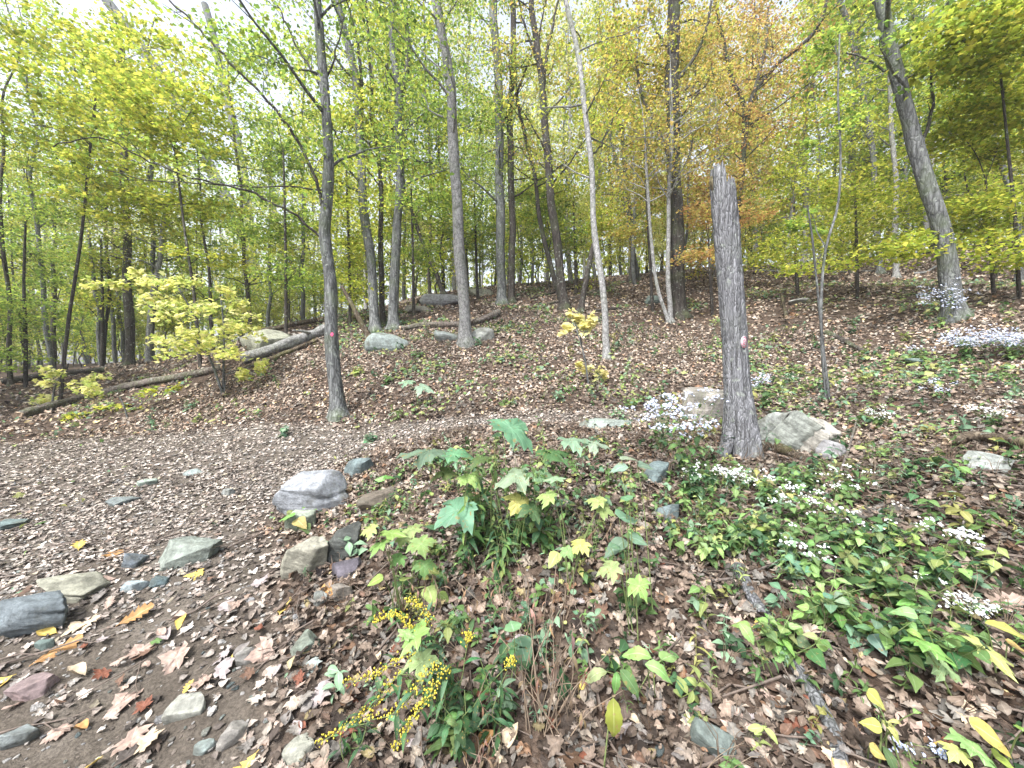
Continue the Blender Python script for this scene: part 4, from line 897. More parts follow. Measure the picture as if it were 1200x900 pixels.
BK = [brush_kind(i, p) for i, p in enumerate([YG, YL, GN, YO])]; BN = ['yellow-green', 'pale yellow', 'green', 'golden']
for i in range(84):
    px = -40 + 1280 * ((i * .618 + .31) % 1); d = R.uniform(15, 20) if i % 3 == 0 and px > 380 else R.uniform(20, 34)
    for _t in range(20):
        k = R.choice([0, 1, 3]) if 700 < px < 880 else R.choice([0, 0, 1, 2]); r_ = min(REF, key=lambda q: abs(q[0] - px))
        lab = 'slender %s sapling, %s behind %s, %s' % (BN[k], 'left' if px < r_[0] else 'right', r_[1], 'on the crest' if d < 20 else 'just past the crest' if d < 26 else 'deeper in the wood')
        if lab not in USED: break
    if lab in USED: continue
    USED.add(lab); x, y = (px - 600) / FPX * d, d; t = thing('sapling', lab, 'tree', (x, y, H(x, y)), 'saplings along and beyond the crest'); t.rotation_euler = (0, 0, R.uniform(0, 6.28)); s_ = R.uniform(.7, 1.15); t.scale = (s_, s_, s_)
    obj('stem', BK[k][0], t); obj('crown', BK[k][1], t)
# far-off wood that reads as one mass
g = Geo(); n = 44000
px = NR.uniform(-900, 2100, n); d = NR.uniform(44, 80, n); x = (px - 600) / FPX * d
z0 = Hn(x, d); hh = NR.random(n) ** 1.25 * 17 + .3
bx = vn(x * .25, hh * .4 + d * .1, 5)
kk = bx > -.25; C_ = np.stack([x, d, z0 + hh], -1)[kk]
n2_ = 40000; px2 = NR.uniform(-250, 1450, n2_); d2 = NR.uniform(34, 60, n2_); x2_ = (px2 - 600) / FPX * d2; h2 = NR.random(n2_) ** 1.1 * 8 + .2
k2 = vn(x2_ * .35, h2 * .5 + d2 * .15, 8) > -.1; C_ = np.concatenate([C_, np.stack([x2_, d2, Hn(x2_, d2) + h2], -1)[k2]])
for pal, lo, hi in ((YG, 0, .45), (GN, .45, .75), (YL, .75, .9), (YO, .9, 1)):
    u = NR.random(len(C_)); put_leaves(g, C_[(u >= lo) & (u < hi)], .48, pal, 1.0)
for i in range(130):
    px_ = R.uniform(-250, 1450); d_ = R.uniform(46, 80); x_ = (px_ - 600) / FPX * d_; z_ = H(x_, d_)
    tube(g, spline([(x_, d_, z_ - .3), (x_ + R.gauss(0, .3), d_, z_ + 7), (x_ + R.gauss(0, .8), d_, z_ + 15)], 6), np.linspace(.22, .08, 6) * R.uniform(.7, 1.4), 5, mat=1, cap=False)
tag(obj('distant_wood', g.mesh('distant_wood', [M_CROWN, M_BARK]), kind='stuff'), 'distant yellow-green wood showing between the trunks', 'forest')

# ------------------------------------------------------------------ the dead snag with its trail marker
def snag():
    base, d = hit(868, 533); s = d / FPX; t = thing('snag', 'tall broken-off dead trunk with furrowed grey bark and a round trail marker', 'dead tree', base)
    cen = [(868,535,46),(869,520,40),(868,500,33),(866,470,28),(863,440,27),(861,400,27),(858,360,27),(855,320,27),(852,280,27.5),(849,245,27.5),(847,222,27)]
    pts = np.array([P(a, b, d) for a, b, _ in cen]); pts[0] = [pts[0][0], pts[0][1], base[2] - .15]
    sp = spline(pts, 90); w = np.interp(np.linspace(0, 1, 90), np.linspace(0, 1, len(cen)), [c[2] for c in cen]) * s / 2
    rs = np.random.default_rng(5)
    L = np.linspace(0, 1, 90)[:, None]
    def lump(a, u):
        hx = u * 16
        fr = vn(a * 6.4 + .5 * vn(u * 9, a * 1.0, 3), hx * .55 + vn(a * 3, u * 8, 8), 4)
        wrap = .5 * (1 + np.cos(a))
        ridg = -.085 * np.exp(-(fr / .22) ** 2) + .035 * vn(a * 10, hx * 3, 14)
        root = .30 * np.exp(-u * 13) * np.sin(a * 3 + .8) + .12 * np.exp(-u * 9) * np.sin(a * 5)
        return 1 + ridg + root
    g = Geo(); tube(g, sp, w, 64, lump=lump, cap=False)
    # jagged break: a taller splintered left part and a lower right shoulder
    V = g.V[0].reshape(90, 64, 3); top = V[-1]; c = top.mean(0); newr = [V[-1]]
    hgt = lambda p: (.20 if (p[0] - c[0]) < -.02 else .045) 
    ring = top.copy()
    for q in (.5, 1.0):
        r2 = top.copy()
        for i in range(64):
            xx = (top[i, 0] - c[0]) / (w[-1]); hh = .19 * max(0, min(1, (-.25 - xx) / .2 + .5)) + .03 * (math.sin(i * 1.9) + 1) + .02 * (i % 3)
            r2[i] = c + (top[i] - c) * (1 - .06 * q) + np.array([-.01, 0, hh * q])
        newr.append(r2)
    inner = c + (newr[-1] - c) * np.array([.62, .62, .35]) - np.array([0, 0, .05]); newr.append(inner)
    VV = np.concatenate(newr); F = []
    for k in range(3):
        for j in range(64): F.append((k * 64 + j, k * 64 + (j + 1) % 64, (k + 1) * 64 + (j + 1) % 64, (k + 1) * 64 + j))
    g.add(VV, F); g.add(np.concatenate([inner, [inner.mean(0)]]), [(j, (j + 1) % 64, 64) for j in range(64)], (1, 1, 1), 1)
    obj('trunk', g.mesh('trunk', [M_SNAG, M_WOODEND], base), t)
    # splinters
    g = Geo()
    for i in range(9):
        a = P(838 + i * 2.2, 222, d - .02) ; tube(g, [a, a + [R.gauss(0, .01), 0, R.uniform(.03, .10) * (2 if i < 3 else .6)]], [.018, .003], 5, mat=0)
    obj('splinter', g.mesh('splinter', M_SNAG, base), t)
    g = Geo(); a = P(837, 225, d); tube(g, spline([P(840,228,d), P(834,214,d), P(835,204,d)], 6), np.array([.04, .045, .035, .03, .02, .008]), 8, rough=.2)
    obj('bark_flap', g.mesh('bark_flap', M_ROT, base), t)
    # root buttress slabs
    for (x0, y0, x1, y1, w0, w1) in ((858,505,846,545,14,8),(875,508,888,538,12,6),(866,512,866,548,14,8)):
        g = Geo(); q = [P(x0, y0, d - .03), P((x0 + x1) / 2, (y0 + y1) / 2, d - .08), P(x1, y1, d - .10)]
        tube(g, spline(q, 10), np.linspace(w0, w1, 10) * s / 2, 12, rough=.22, rseed=3, rfreq=9); obj('root', g.mesh('root', M_SNAG, base), t)
    # plastic disc: white with a red curved mark
    c = P(871.5, 401, d - .135 * 1.0); mk = thing('trail_marker', 'small round white trail marker with a red mark nailed to the snag', 'trail marker', c)
    nrm = Vector((.55, -.83, 0)).normalized(); mk.rotation_euler = nrm.to_track_quat('Z', 'Y').to_euler()
    def disc(r0, r1, z0, z1, n=28):
        g = Geo(); V = []; 
        for r, z in ((r1, z0), (r1, z1), (r0, z1)):
            for i in range(n): a = i * 2 * PI / n; V.append((r * math.cos(a), r * math.sin(a), z))
        F = [(k * n + i, k * n + (i + 1) % n, (k + 1) * n + (i + 1) % n, (k + 1) * n + i) for k in range(2) for i in range(n)]
        g.add(V, F); return g
    obj('disc', disc(0, .062, 0, .004).mesh('disc', M_WHITE), mk)
    obj('red_rim', disc(.052, .0585, .0042, .0065).mesh('red_rim', M_RED), mk)
    g = Geo(); n_ = 20; V = []
    for i in range(n_):
        a = math.radians(50 + 260 * i / (n_ - 1))
        for r in (.020, .030): V.append((r * math.cos(a), r * math.sin(a), .0065))
    g.add(V, [(2 * i, 2 * i + 2, 2 * i + 3, 2 * i + 1) for i in range(n_ - 1)]); g.add([(.0, -.004, .0068), (.026, -.004, .0068), (.026, .004, .0068), (.0, .004, .0068)], [(0, 1, 2, 3)])
    obj('red_letter', g.mesh('red_letter', M_RED, smooth=False), mk)
    for sx in (-.008,):
        g = Geo(); V, F = ICO[1]; g.add(V * [.004, .004, .003] + [sx, .04, .005], F); obj('nail', g.mesh('nail', M_NAIL), mk)
    return t
snag()
# the small painted blaze on the slim trunk by the trail
b, d = hit(398, 487); c = P(389, 392, d - .16)
g = Geo(); V = [(math.cos(i * .5236) * .03 * (1 + .2 * math.sin(i * 2.3)), 0, math.sin(i * .5236) * .036 * (1 + .2 * math.cos(i * 3.1))) for i in range(12)]
V2 = [(x * .9, -.006, z * .9) for x, y, z in V]
g.add(V + V2 + [(0, -.008, 0)], [(i, (i + 1) % 12, 12 + (i + 1) % 12, 12 + i) for i in range(12)]); g.add(V2 + [(0, -.008, 0)], [(i, (i + 1) % 12, 12) for i in range(12)])
tag(obj('trail_blaze', g.mesh('trail_blaze', M_RED), loc=tuple(c)), 'small faded red trail blaze on the slim grey tree at the trail edge', 'trail marker')

# ------------------------------------------------------------------ fallen logs, branches, sticks
def log(label, path, w0, w1, bark=M_LOG, name='fallen_log', cat='log', lift=.5, sides=18, rough=.22, stubs=2, seed=0, ends=True, raise_=0, follow=True):
    rng = np.random.default_rng(1200 + seed); hs = [hit(*q) for q in path]; ws = np.linspace(w0, w1, len(path)) * (.72 if path[0][1] < 500 else .95)
    pts = np.array([h[0] + [0, 0, ws[i] * h[1] / FPX * lift + raise_] for i, h in enumerate(hs)]); rad = np.array([ws[i] * h[1] / FPX / 2 for i, h in enumerate(hs)])
    base = hs[len(hs) // 2][0]; t = thing(name, label, cat, base); n = 30; sp = spline(pts, n); rr = np.interp(np.linspace(0, 1, n), np.linspace(0, 1, len(rad)), rad)
    g = Geo(); tube(g, sp, rr, sides, rough=rough, rseed=seed, rfreq=5, cap=False); obj('trunk', g.mesh('trunk', bark, base), t)
    if ends:
        for e in (0, -1):
            g2 = Geo(); V = g.V[0].reshape(n, sides, 3)[e]; c = V.mean(0); tdir = sp[e] - sp[1 if e == 0 else -2]; tdir /= np.linalg.norm(tdir)
            V1 = c + (V - c) * .92 + tdir * rng.uniform(.0, .05, (sides, 1)); f = [(i, (i + 1) % sides, sides + (i + 1) % sides, sides + i) for i in range(sides)]
            g2.add(np.concatenate([V, V1]), f); g2.add(np.concatenate([V1, [c - tdir * .02]]), [(i, (i + 1) % sides, sides) for i in range(sides)]); obj('broken_end', g2.mesh('broken_end', M_WOODEND, base), t)
    for k in range(stubs):
        i = rng.integers(5, n - 5); dd = rng.normal(0, 1, 3); dd[2] = abs(dd[2]); dd /= np.linalg.norm(dd); l = rng.uniform(2, 6) * rr[i]
        g2 = Geo(); tube(g2, [sp[i], sp[i] + dd * l * .6, sp[i] + dd * l + rng.normal(0, .02, 3)], [rr[i] * .4, rr[i] * .28, rr[i] * .12], 7, rough=.1); obj('branch_stub', g2.mesh('branch_stub', bark, base), t)
    return t
log('long brown log lying at the far edge of the trail at the left', [(22,492),(70,478),(130,462),(175,452),(218,444),(262,434)], 14, 10, M_LOG, seed=1, stubs=2)
log('dark log behind the yellow sapling, in line with the brown log', [(0,452),(40,446),(85,440),(125,436)], 12, 8, M_BARKD, seed=2, stubs=1)
log('thick pale log with peeling bark beside the forked tree', [(285,428),(320,415),(352,403),(382,391)], 18, 15, M_BARKP, seed=3, stubs=1)
log('dark slender log under the thick pale log', [(278,436),(310,426),(345,412),(372,401)], 8, 7, M_ROT, seed=4, stubs=1)
log('dark rotting log on top of the heap behind the pale log', [(300,398),(335,389),(372,381)], 10, 7, M_ROT, seed=5, stubs=2, raise_=.1)
log('narrow grey log behind the log heap', [(268,412),(300,403),(335,396)], 7, 5, M_LOG, seed=6, stubs=1)
log('bare white branch leaning on the pale log heap', [(289,416),(297,395),(305,375)], 4, 3, M_BARKP, 'fallen_branch', 'branch', seed=7, stubs=1, raise_=.2)
log('grey split log lying across the slope behind the slim pale tree', [(470,388),(500,384),(535,384),(562,380),(584,371)], 8, 12, M_LOG, seed=8, stubs=2)
log('dark log high on the left slope above the rocks', [(486,357),(500,352),(518,348)], 9, 7, M_ROT, seed=9, stubs=1)
log('thin brown branch lying up the slope left of the dark many-pronged tree', [(620,352),(645,345),(690,336)], 4, 3, M_BARKD, 'fallen_branch', 'branch', seed=10)
log('long thin log along the crest right of the dark many-pronged tree', [(640,358),(672,350),(700,341),(742,329)], 4, 3, M_LOG, 'fallen_branch', 'branch', seed=11)
log('short dark stick lying right of the slender pale tree', [(695,366),(712,364),(730,362)], 5, 3, M_BARKD, 'fallen_branch', 'branch', seed=12, stubs=0)
log('pale thin pole lying along the crest right of the snag', [(885,318),(925,320),(970,320),(1025,318)], 4, 3, M_BARKP, 'fallen_branch', 'branch', seed=13, stubs=1)
log('pale curved branch left of the large leaning tree', [(1070,322),(1085,320),(1097,313)], 4, 3, M_BARKP, 'fallen_branch', 'branch', seed=14, stubs=0)
log('grey-brown stick on the slope right of the thin green stems', [(968,392),(990,402),(1020,418)], 8, 5, M_BARKD, 'fallen_branch', 'branch', seed=15, stubs=1)
log('half-buried pale rotting branch running down the slope below the snag', [(866,668),(882,705),(905,738),(925,775),(950,815),(975,860),(985,900)], 15, 18, M_SNAG, 'fallen_branch', 'branch', seed=16, rough=.25, sides=20, stubs=1, lift=.25)
log('short weathered stick lying left of the pale rotting branch', [(812,688),(820,720),(828,745),(836,770)], 6, 5, M_LOG, 'stick', 'stick', seed=17, stubs=0, rough=.1)
log('mossy black rotten wood curving at the foot of the snag', [(882,536),(900,526),(925,536),(950,547),(985,550),(1000,545)], 14, 8, M_ROT, 'rotten_branch', 'branch', seed=18, rough=.25, stubs=1)
log('wet black branch above the greenish rock at the right edge', [(1110,528),(1140,522),(1170,527),(1210,534)], 10, 14, M_ROT, 'rotten_branch', 'branch', seed=19, rough=.2, stubs=2, raise_=.05)
log('red-brown stick standing crooked on the slope right of the snag', [(921,382),(918,366),(915,352)], 5, 4, M_ROT, 'stick', 'stick', seed=20, raise_=.2, stubs=0)
log('thin grey twig crossing the soil above the rotting branch', [(832,688),(860,684),(895,672),(940,652)], 3, 2, M_LOG, 'stick', 'stick', seed=21, stubs=1, raise_=.03)
log('dark stick on the slope among the asters at the right', [(1010,600),(1045,612),(1080,622)], 8, 6, M_BARKD, 'stick', 'stick', seed=22, stubs=1)
log('dead twig standing right of the pale slabs', [(985,560),(995,530),(1003,500)], 3, 2, M_LOG, 'stick', 'stick', seed=23, stubs=1, raise_=.05)

# ------------------------------------------------------------------ foreground plants
LT = {'maple': [leaf_fan(MAPLE3, -.30, -.30, .15, .09, 31, jit=.02), leaf_fan(MAPLE3, -.10, -.55, -.2, .10, 32, jit=.03), leaf_fan(MAPLE3, -.5, -.15, .3, .08, 42, jit=.03)],
      'lobed': [leaf_fan(MAPLE, -.15, -.25, .1, .05, 33, jit=.03)],
      'ovate': [leaf_strip(ovate, .15, -.35, .07, .15, .035, 34), leaf_strip(ovate, -.2, -.55, .12, -.2, .045, 35), leaf_strip(ovate, .3, -.2, -.06, .3, .05, 45)],
      'serrate': [leaf_strip(serr, .3, -.4, .12, .1, .035, 36), leaf_strip(serr, -.2, -.7, .16, .3, .045, 37)],
      'lance': [leaf_strip(lance, .4, -.5, .25, .1, .02, 38), leaf_strip(lance, .4, -.8, .3, -.2, .02, 39)]}
LT = {k: [g.mesh('leaf_' + k, M_PLANT) for g in v] for k, v in LT.items()}
G1 = [(.12, .21, .07), (.15, .26, .08), (.08, .16, .055), (.21, .32, .11)]; G2 = [(.22, .37, .12), (.28, .42, .16)]; GB = [(.17, .29, .18), (.23, .36, .23), (.13, .25, .15)]
GD = [(.035, .085, .035), (.05, .115, .05), (.07, .15, .07)]; GY = [(.33, .40, .14), (.26, .35, .10), (.40, .42, .16)]; YY = [(.50, .46, .15), (.42, .42, .12)]; DRYL = [(.25, .16, .10), (.33, .22, .15), (.18, .12, .09)]; OLIVE = [(.22, .26, .09), (.3, .3, .10)]
def put_leaf(root, base, pos, az, droop, roll, size, kind, cols, name='leaf', tip=0.0):
    o = obj(name, R.choice(LT[kind]), root, color=R.choice(cols))
    m = Matrix.Rotation(tip, 4, 'X') @ Matrix.Rotation(az, 4, 'Z') @ Matrix.Rotation(-droop, 4, 'X') @ Matrix.Rotation(roll, 4, 'Y')
    m.translation = Vector(pos) - Vector(base); s = size * R.uniform(.85, 1.15)
    o.matrix_local = m @ Matrix.Diagonal((s * R.uniform(.9, 1.1), s, s, 1)); o.color = tuple(min(.8, c * R.uniform(.85, 1.15)) for c in o.color[:3]) + (1,); return o
def flower_heads(g, pts, r, col, yellow=(.75, .6, .1), rays=8):
    for p in pts:
        nrm = Vector((R.gauss(0, .45), -.5 + R.gauss(0, .45), 1)).normalized(); q = nrm.to_track_quat('Z', 'Y').to_matrix()
        rr = r * R.uniform(.7, 1.2); V = []; F = []
        for i in range(rays):
            a = i * 2 * PI / rays + R.uniform(-.1, .1); c, s = math.cos(a), math.sin(a); w_ = .26
            V += [(0, 0, 0), (rr * (.6 * c - w_ * s), rr * (.6 * s + w_ * c), rr * .12), (rr * c, rr * s, -rr * .05), (rr * (.6 * c + w_ * s), rr * (.6 * s - w_ * c), rr * .12)]
            F.append((4 * i, 4 * i + 3, 4 * i + 2, 4 * i + 1))
        V = np.array([(q @ Vector(v))[:] for v in V]) + p; cc = np.clip(np.array(col) * R.uniform(.85, 1.15), 0, .85); g.add(V, F, cc)
        Vc = np.array([(q @ Vector((rr * .28 * math.cos(k * 1.257), rr * .28 * math.sin(k * 1.257), rr * .08)))[:] for k in range(5)] + [(q @ Vector((0, 0, rr * .25)))[:]]) + p
        g.add(Vc, [(k, (k + 1) % 5, 5) for k in range(5)], yellow)
def herb(label, px, py, h, nst, nlf, kind, lsize, cols, spread=.5, name='herb', cat='plant', flower=None, group=None, stemmat=None, rstem=.0028, lowleaf=.15, seed=0, droop=.3, heads=0, headr=.007, nodd=.0, fspread=.05):
    base, d = hit(px, py); t = thing(name, label, cat, base, group); rs = random.Random(3000 + seed); ends = []
    for s in range(nst):
        az = rs.uniform(0, 2 * PI); ln = rs.uniform(.1, 1) * spread; hh = h * rs.uniform(.7, 1.1)
        b0 = base + np.array([rs.gauss(0, .02), rs.gauss(0, .02), -.02]); e = base + np.array([math.cos(az) * ln * hh, math.sin(az) * ln * hh, hh])
        mid = (b0 + e) / 2 + np.array([rs.gauss(0, .03), rs.gauss(0, .03), .1 * hh]); sp = spline([b0, mid, e], 9); g = Geo(); tube(g, sp, np.linspace(rstem, rstem * .5, 9), 5)
        obj('stem', g.mesh('stem', stemmat or M_STEM, base), t); ends.append(sp)
        for k in range(nlf):
            f = lowleaf + (1 - lowleaf) * (k + .5) / nlf; i = min(8, int(f * 8)); p = sp[i]; la = az + k * 2.4 + rs.gauss(0, .4); sz = lsize * (1.15 - .55 * f) * rs.uniform(.8, 1.2)
            put_leaf(t, base, p + np.array([-math.sin(la), math.cos(la), 0]) * sz * .12, la, droop + rs.gauss(0, .28), rs.gauss(0, .35), sz, kind, cols)
    if flower is not None and heads:
        g = Geo(); gs = Geo()
        for sp in ends:
            for c_ in range(max(1, heads // 7)):
                i = rs.randint(5, 8); q = sp[i] + np.array([rs.gauss(0, fspread), rs.gauss(0, fspread), abs(rs.gauss(0, fspread * .6))])
                tube(gs, [sp[max(4, i - 1)], q], [.0014, .0009], 3, cap=False)
                for k in range(rs.randint(5, 12)):
                    p = q + np.array([rs.gauss(0, headr * 2.2), rs.gauss(0, headr * 2.2), rs.gauss(headr, headr)]); flower_heads(g, [p], headr, flower)
        o = obj('flower_heads', g.mesh('flower_heads', M_FLOWER, base), t, kind='stuff'); obj('flower_stalks', gs.mesh('flower_stalks', M_STEM, base), t, kind='stuff')
    return t
WH = (.66, .69, .74); LB = (.46, .53, .74); LAV = (.66, .66, .78)
def clump(label, base_px, leaves, name='plant', cat='plant', kind='maple', cols=G1, stem=M_STEM, lift=0, seed=0, group=None):
    """a plant whose larger leaves are put where they stand: (px, py, width px, heading degrees, droop, kind, colours, depth offset)"""
    base, d = hit(*base_px); t = thing(name, label, cat, base, group); rs = random.Random(seed)
    for L_ in leaves:
        px, py, wp, hd = L_[:4]; dr = L_[4] if len(L_) > 4 else .3; kd = L_[5] if len(L_) > 5 else kind; cl = L_[6] if len(L_) > 6 else cols; do = L_[7] if len(L_) > 7 else rs.uniform(-.15, .05)
        p = P(px, py, d + do); gz = H(p[0], p[1]); p[2] = max(p[2], gz + .03); s = wp * (d + do) / FPX * (.66 if kd in ('maple', 'lobed') else .78) * (.72 if px > 1000 else 1); az = math.radians(hd) - PI / 2; dirv = np.array([math.cos(math.radians(hd)), math.sin(math.radians(hd)), 0])
        b0 = p - dirv * s * .42 + [0, 0, math.sin(dr) * s * .35]
        put_leaf(t, base, b0, az, dr, rs.gauss(0, .15), s, kd, cl, tip=.22)
        root = base + np.array([rs.gauss(0, .03), rs.gauss(0, .03), -.02]); mid = root * .45 + b0 * .55 + np.array([0, 0, .12 * np.linalg.norm(b0 - root)]); g = Geo()
        tube(g, spline([root, mid, b0], 8), np.linspace(.0035, .0018, 8), 5); obj('stem', g.mesh('stem', stem, base), t)
    return t
# the big-leaved sapling in the middle
clump('pale green big-leaved seedling left of the tall leafy clump', (560,640), [(495,528,84,180,.05,'maple',GB,-.1),(535,535,56,10,.1,'maple',GB,-.1),(530,600,70,215,.35,'maple',GB,-.25),(520,555,36,200,.2,'maple',G1,-.1),(552,562,40,330,.3,'maple',G2,-.15),(478,620,40,190,.3,'maple',G2,-.25)], 'maple_seedling', seed=1)
clump('broad-leaved green plant right beside the tall leafy clump', (600,650), [(600,505,66,60,.05,'maple',GB,.05),(600,556,60,200,.3,'maple',GB,-.1),(640,560,54,-20,.3,'maple',GB,-.1),(676,518,56,10,.1,'maple',GB,.1),(700,521,44,350,.2,'maple',GB,.1),(605,590,40,240,.4,'maple',GY,-.1),(650,530,50,30,.15,'maple',G1,0),(560,540,46,150,.2,'maple',G1,0),(625,600,40,300,.4,'maple',G1,-.2)], 'maple_seedling', seed=2)
clump('single-file seedling with round bluish-green leaves down the middle', (740,720), [(738,540,34,20,.2),(726,548,28,190,.3),(757,546,30,-10,.2),(736,608,44,30,.35),(722,640,42,200,.45),(733,585,30,100,.3),(748,632,28,-20,.3)], 'herb', kind='ovate', cols=GB, seed=3)
clump('seedling with two bright green lobed leaves below the middle', (735,745), [(710,668,50,180,.4,'lobed',G2),(752,688,38,-60,.6,'lobed',G2),(722,642,26,30,.3,'ovate',GB)], 'maple_seedling', seed=4)
clump('low six-leaved green seedling near the bottom middle', (760,820), [(700,792,36,190,.35,'serrate',G2),(748,770,44,160,.25,'serrate',G2),(785,772,36,20,.2,'ovate',G2),(738,798,40,-50,.5,'serrate',G1),(770,786,40,-20,.4,'serrate',G2),(722,800,30,250,.7,'serrate',G1)], 'herb', seed=5)
clump('single upright green leaf browning at the rim, bottom middle', (722,892), [(722,850,62,265,1.1,'serrate',[(.20,.30,.05)],-.1)], 'herb', seed=6)
clump('bright light green seedling over the goldenrod', (492,820), [(482,745,50,160,.2,'lobed',G2,-.25),(494,778,44,-80,.5,'lobed',G2,-.25),(478,742,30,70,.2,'lobed',G2,-.25)], 'maple_seedling', seed=7)
clump('patch of yellowish lobed seedlings above the goldenrod', (470,720), [(440,640,46,170,.4,'lobed',G2),(430,622,34,190,.3,'lobed',GY),(462,625,46,60,.2,'lobed',GY),(476,632,34,0,.3,'lobed',GY),(495,640,44,-60,.5,'lobed',G1),(497,665,30,-80,.6,'lobed',G1),(440,680,26,200,.3,'ovate',GY),(478,680,30,80,.6,'ovate',G2),(505,668,28,0,.4,'ovate',GY),(504,695,28,-60,.4,'ovate',GY),(465,655,26,230,.3,'lobed',G1),(520,700,24,-30,.4,'ovate',GY)], 'maple_seedling', seed=8)
clump('lobed seedlings in two greens below the broad-leaved plant', (665,690), [(640,583,34,160,.2,'lobed',G2),(650,562,30,100,.2,'lobed',GB),(698,588,34,150,.2,'lobed',GY),(712,598,34,-20,.3,'lobed',G2),(678,640,34,210,.4,'lobed',GY),(648,655,32,230,.5,'ovate',GY),(668,648,30,-60,.5,'lobed',G2)], 'maple_seedling', seed=9)
clump('pair of dark oval leaves at the left of the dry stalks', (600,800), [(600,735,40,100,.4,'ovate',GB),(614,763,46,-70,.6,'ovate',GB),(597,760,30,200,.4,'serrate',GD)], 'herb', seed=10)
clump('large green lobed maple leaf seedling lower right', (1115,810), [(1095,762,80,-25,.3,'maple',G2),(1110,782,60,-45,.5,'maple',G2),(1060,720,44,150,.3,'ovate',G2),(1075,745,40,-30,.4,'serrate',GY)], 'maple_seedling', seed=11)
clump('yellowing striped leaves at the right edge', (1180,790), [(1185,742,90,-28,.3,'serrate',YY),(1165,765,80,-15,.3,'lobed',GY),(1198,760,50,-30,.3,'ovate',YY)], 'shrub', seed=12)
clump('yellow and green leafed shrub in the bottom right corner', (1165,905), [(1165,865,80,-45,.4,'ovate',YY,-.05),(1145,880,70,-20,.4,'maple',G2,-.05),(1120,885,52,200,.3,'lobed',GY,-.05),(1180,892,50,-30,.4,'ovate',YY,-.05),(1200,855,40,30,.4,'ovate',GY)], 'shrub', seed=13)
clump('yellow-green leaves rising in a row near the bottom right', (1040,900), [(1030,820,44,-50,.5,'ovate',YY,-.05),(1020,850,40,150,.3,'ovate',YY,-.05),(1050,860,54,-60,.6,'serrate',YY,-.05),(1030,882,36,-30,.4,'ovate',YY,-.05),(1050,848,44,0,.2,'lance',GY,-.05),(1075,835,30,20,.3,'serrate',G2,-.05),(1045,890,46,-90,.6,'serrate',G1,-.05)], 'shrub', seed=14)
clump('yellow oval leaf plant left of the pale rotting branch', (895,790), [(890,775,26,100,.5,'ovate',YY),(878,742,36,-60,.6,'serrate',G2),(868,735,30,150,.3,'ovate',G2)], 'herb', seed=15)
clump('pair of grey-green leaves low in the mid slope', (490,478), [(475,447,26,170,.1,'maple',GB,0),(498,455,26,-20,.3,'maple',GB,0)], 'maple_seedling', seed=16)
clump('small bright green leaf right of the blue-grey stone', (446,575), [(446,562,22,160,.2,'ovate',G2,0),(455,560,16,20,.2,'ovate',G1,0)], 'herb', seed=17)
clump('green leaves hanging from under the large layered boulder', (345,622), [(336,606,26,190,.3,'ovate',G2,-.1),(352,612,26,-30,.3,'ovate',GY,-.1),(358,618,20,-40,.4,'ovate',G1,-.1)], 'herb', seed=18)

# tall leafy clump of the centre
for k, (px, py, h, ns, lab) in enumerate([(572,640,.80,7,'tall dark leafy stems at the heart of the middle clump'),(610,640,.70,7,'leafy stems on the right flank of the middle clump'),(548,655,.58,6,'short leafy stems on the left flank of the middle clump'),
                                          (640,645,.62,7,'feathery stems at the right end of the middle clump'),(585,665,.34,5,'low leafy stems in front of the middle clump'),(560,610,.62,6,'ferny green stems behind the middle clump')]):
    herb(lab, px, py, h, ns, 14, 'serrate' if k % 2 else 'lance', .13 if k % 2 == 0 else .09, GD + G1, .42, 'herb', seed=k)
herb('upright goldenrod-like stem with yellowish leaves on the crest', 636, 545, .42, 3, 12, 'lance', .10, G1 + GY, .3, 'herb', seed=11)
# goldenrod at the bottom
def goldenrod(label, px, py, stems, seed=0):
    base, d = hit(px, py); t = thing('goldenrod', label, 'wildflower', base); rs = random.Random(seed)
    for st in stems:
        pts = [base - np.array([rs.gauss(0, .02), rs.gauss(0, .02), .02])] + [P(a, b, d + off) for a, b, off in st['p']]
        sp = spline(pts, 18); g = Geo(); tube(g, sp, np.linspace(.003, .0014, 18), 5); obj('stem', g.mesh('stem', M_STEM, base), t)
        for k in range(st.get('n', 12)):
            i = 3 + int(13 * k / st.get('n', 12)); la = rs.uniform(0, 6.28); dn = sp[min(17, i + 1)] - sp[i - 1]
            put_leaf(t, base, sp[i], la, .25 + rs.gauss(0, .3), rs.gauss(0, .3), rs.uniform(.06, .10), 'lance', GD + [(.10, .24, .10)])
        if st.get('f', 1):
            g = Geo(); V, F = ICO[1]; i0 = st.get('f0', 9)
            for k in range(int(st.get('nf', 90) * 1.5)):
                u = rs.uniform(i0, 17); i = int(u); p = sp[i] + (sp[min(17, i + 1)] - sp[i]) * (u - i) + np.array([rs.gauss(0, .010), rs.gauss(0, .010), rs.gauss(.008, .009)])
                g.add(V * rs.uniform(.0018, .0045) * [1, 1, 1.3] + p, F, np.array([.66, .56, .07]) * rs.uniform(.6, 1.1))
            obj('flower_spike', g.mesh('flower_spike', M_FLOWER, base), t)
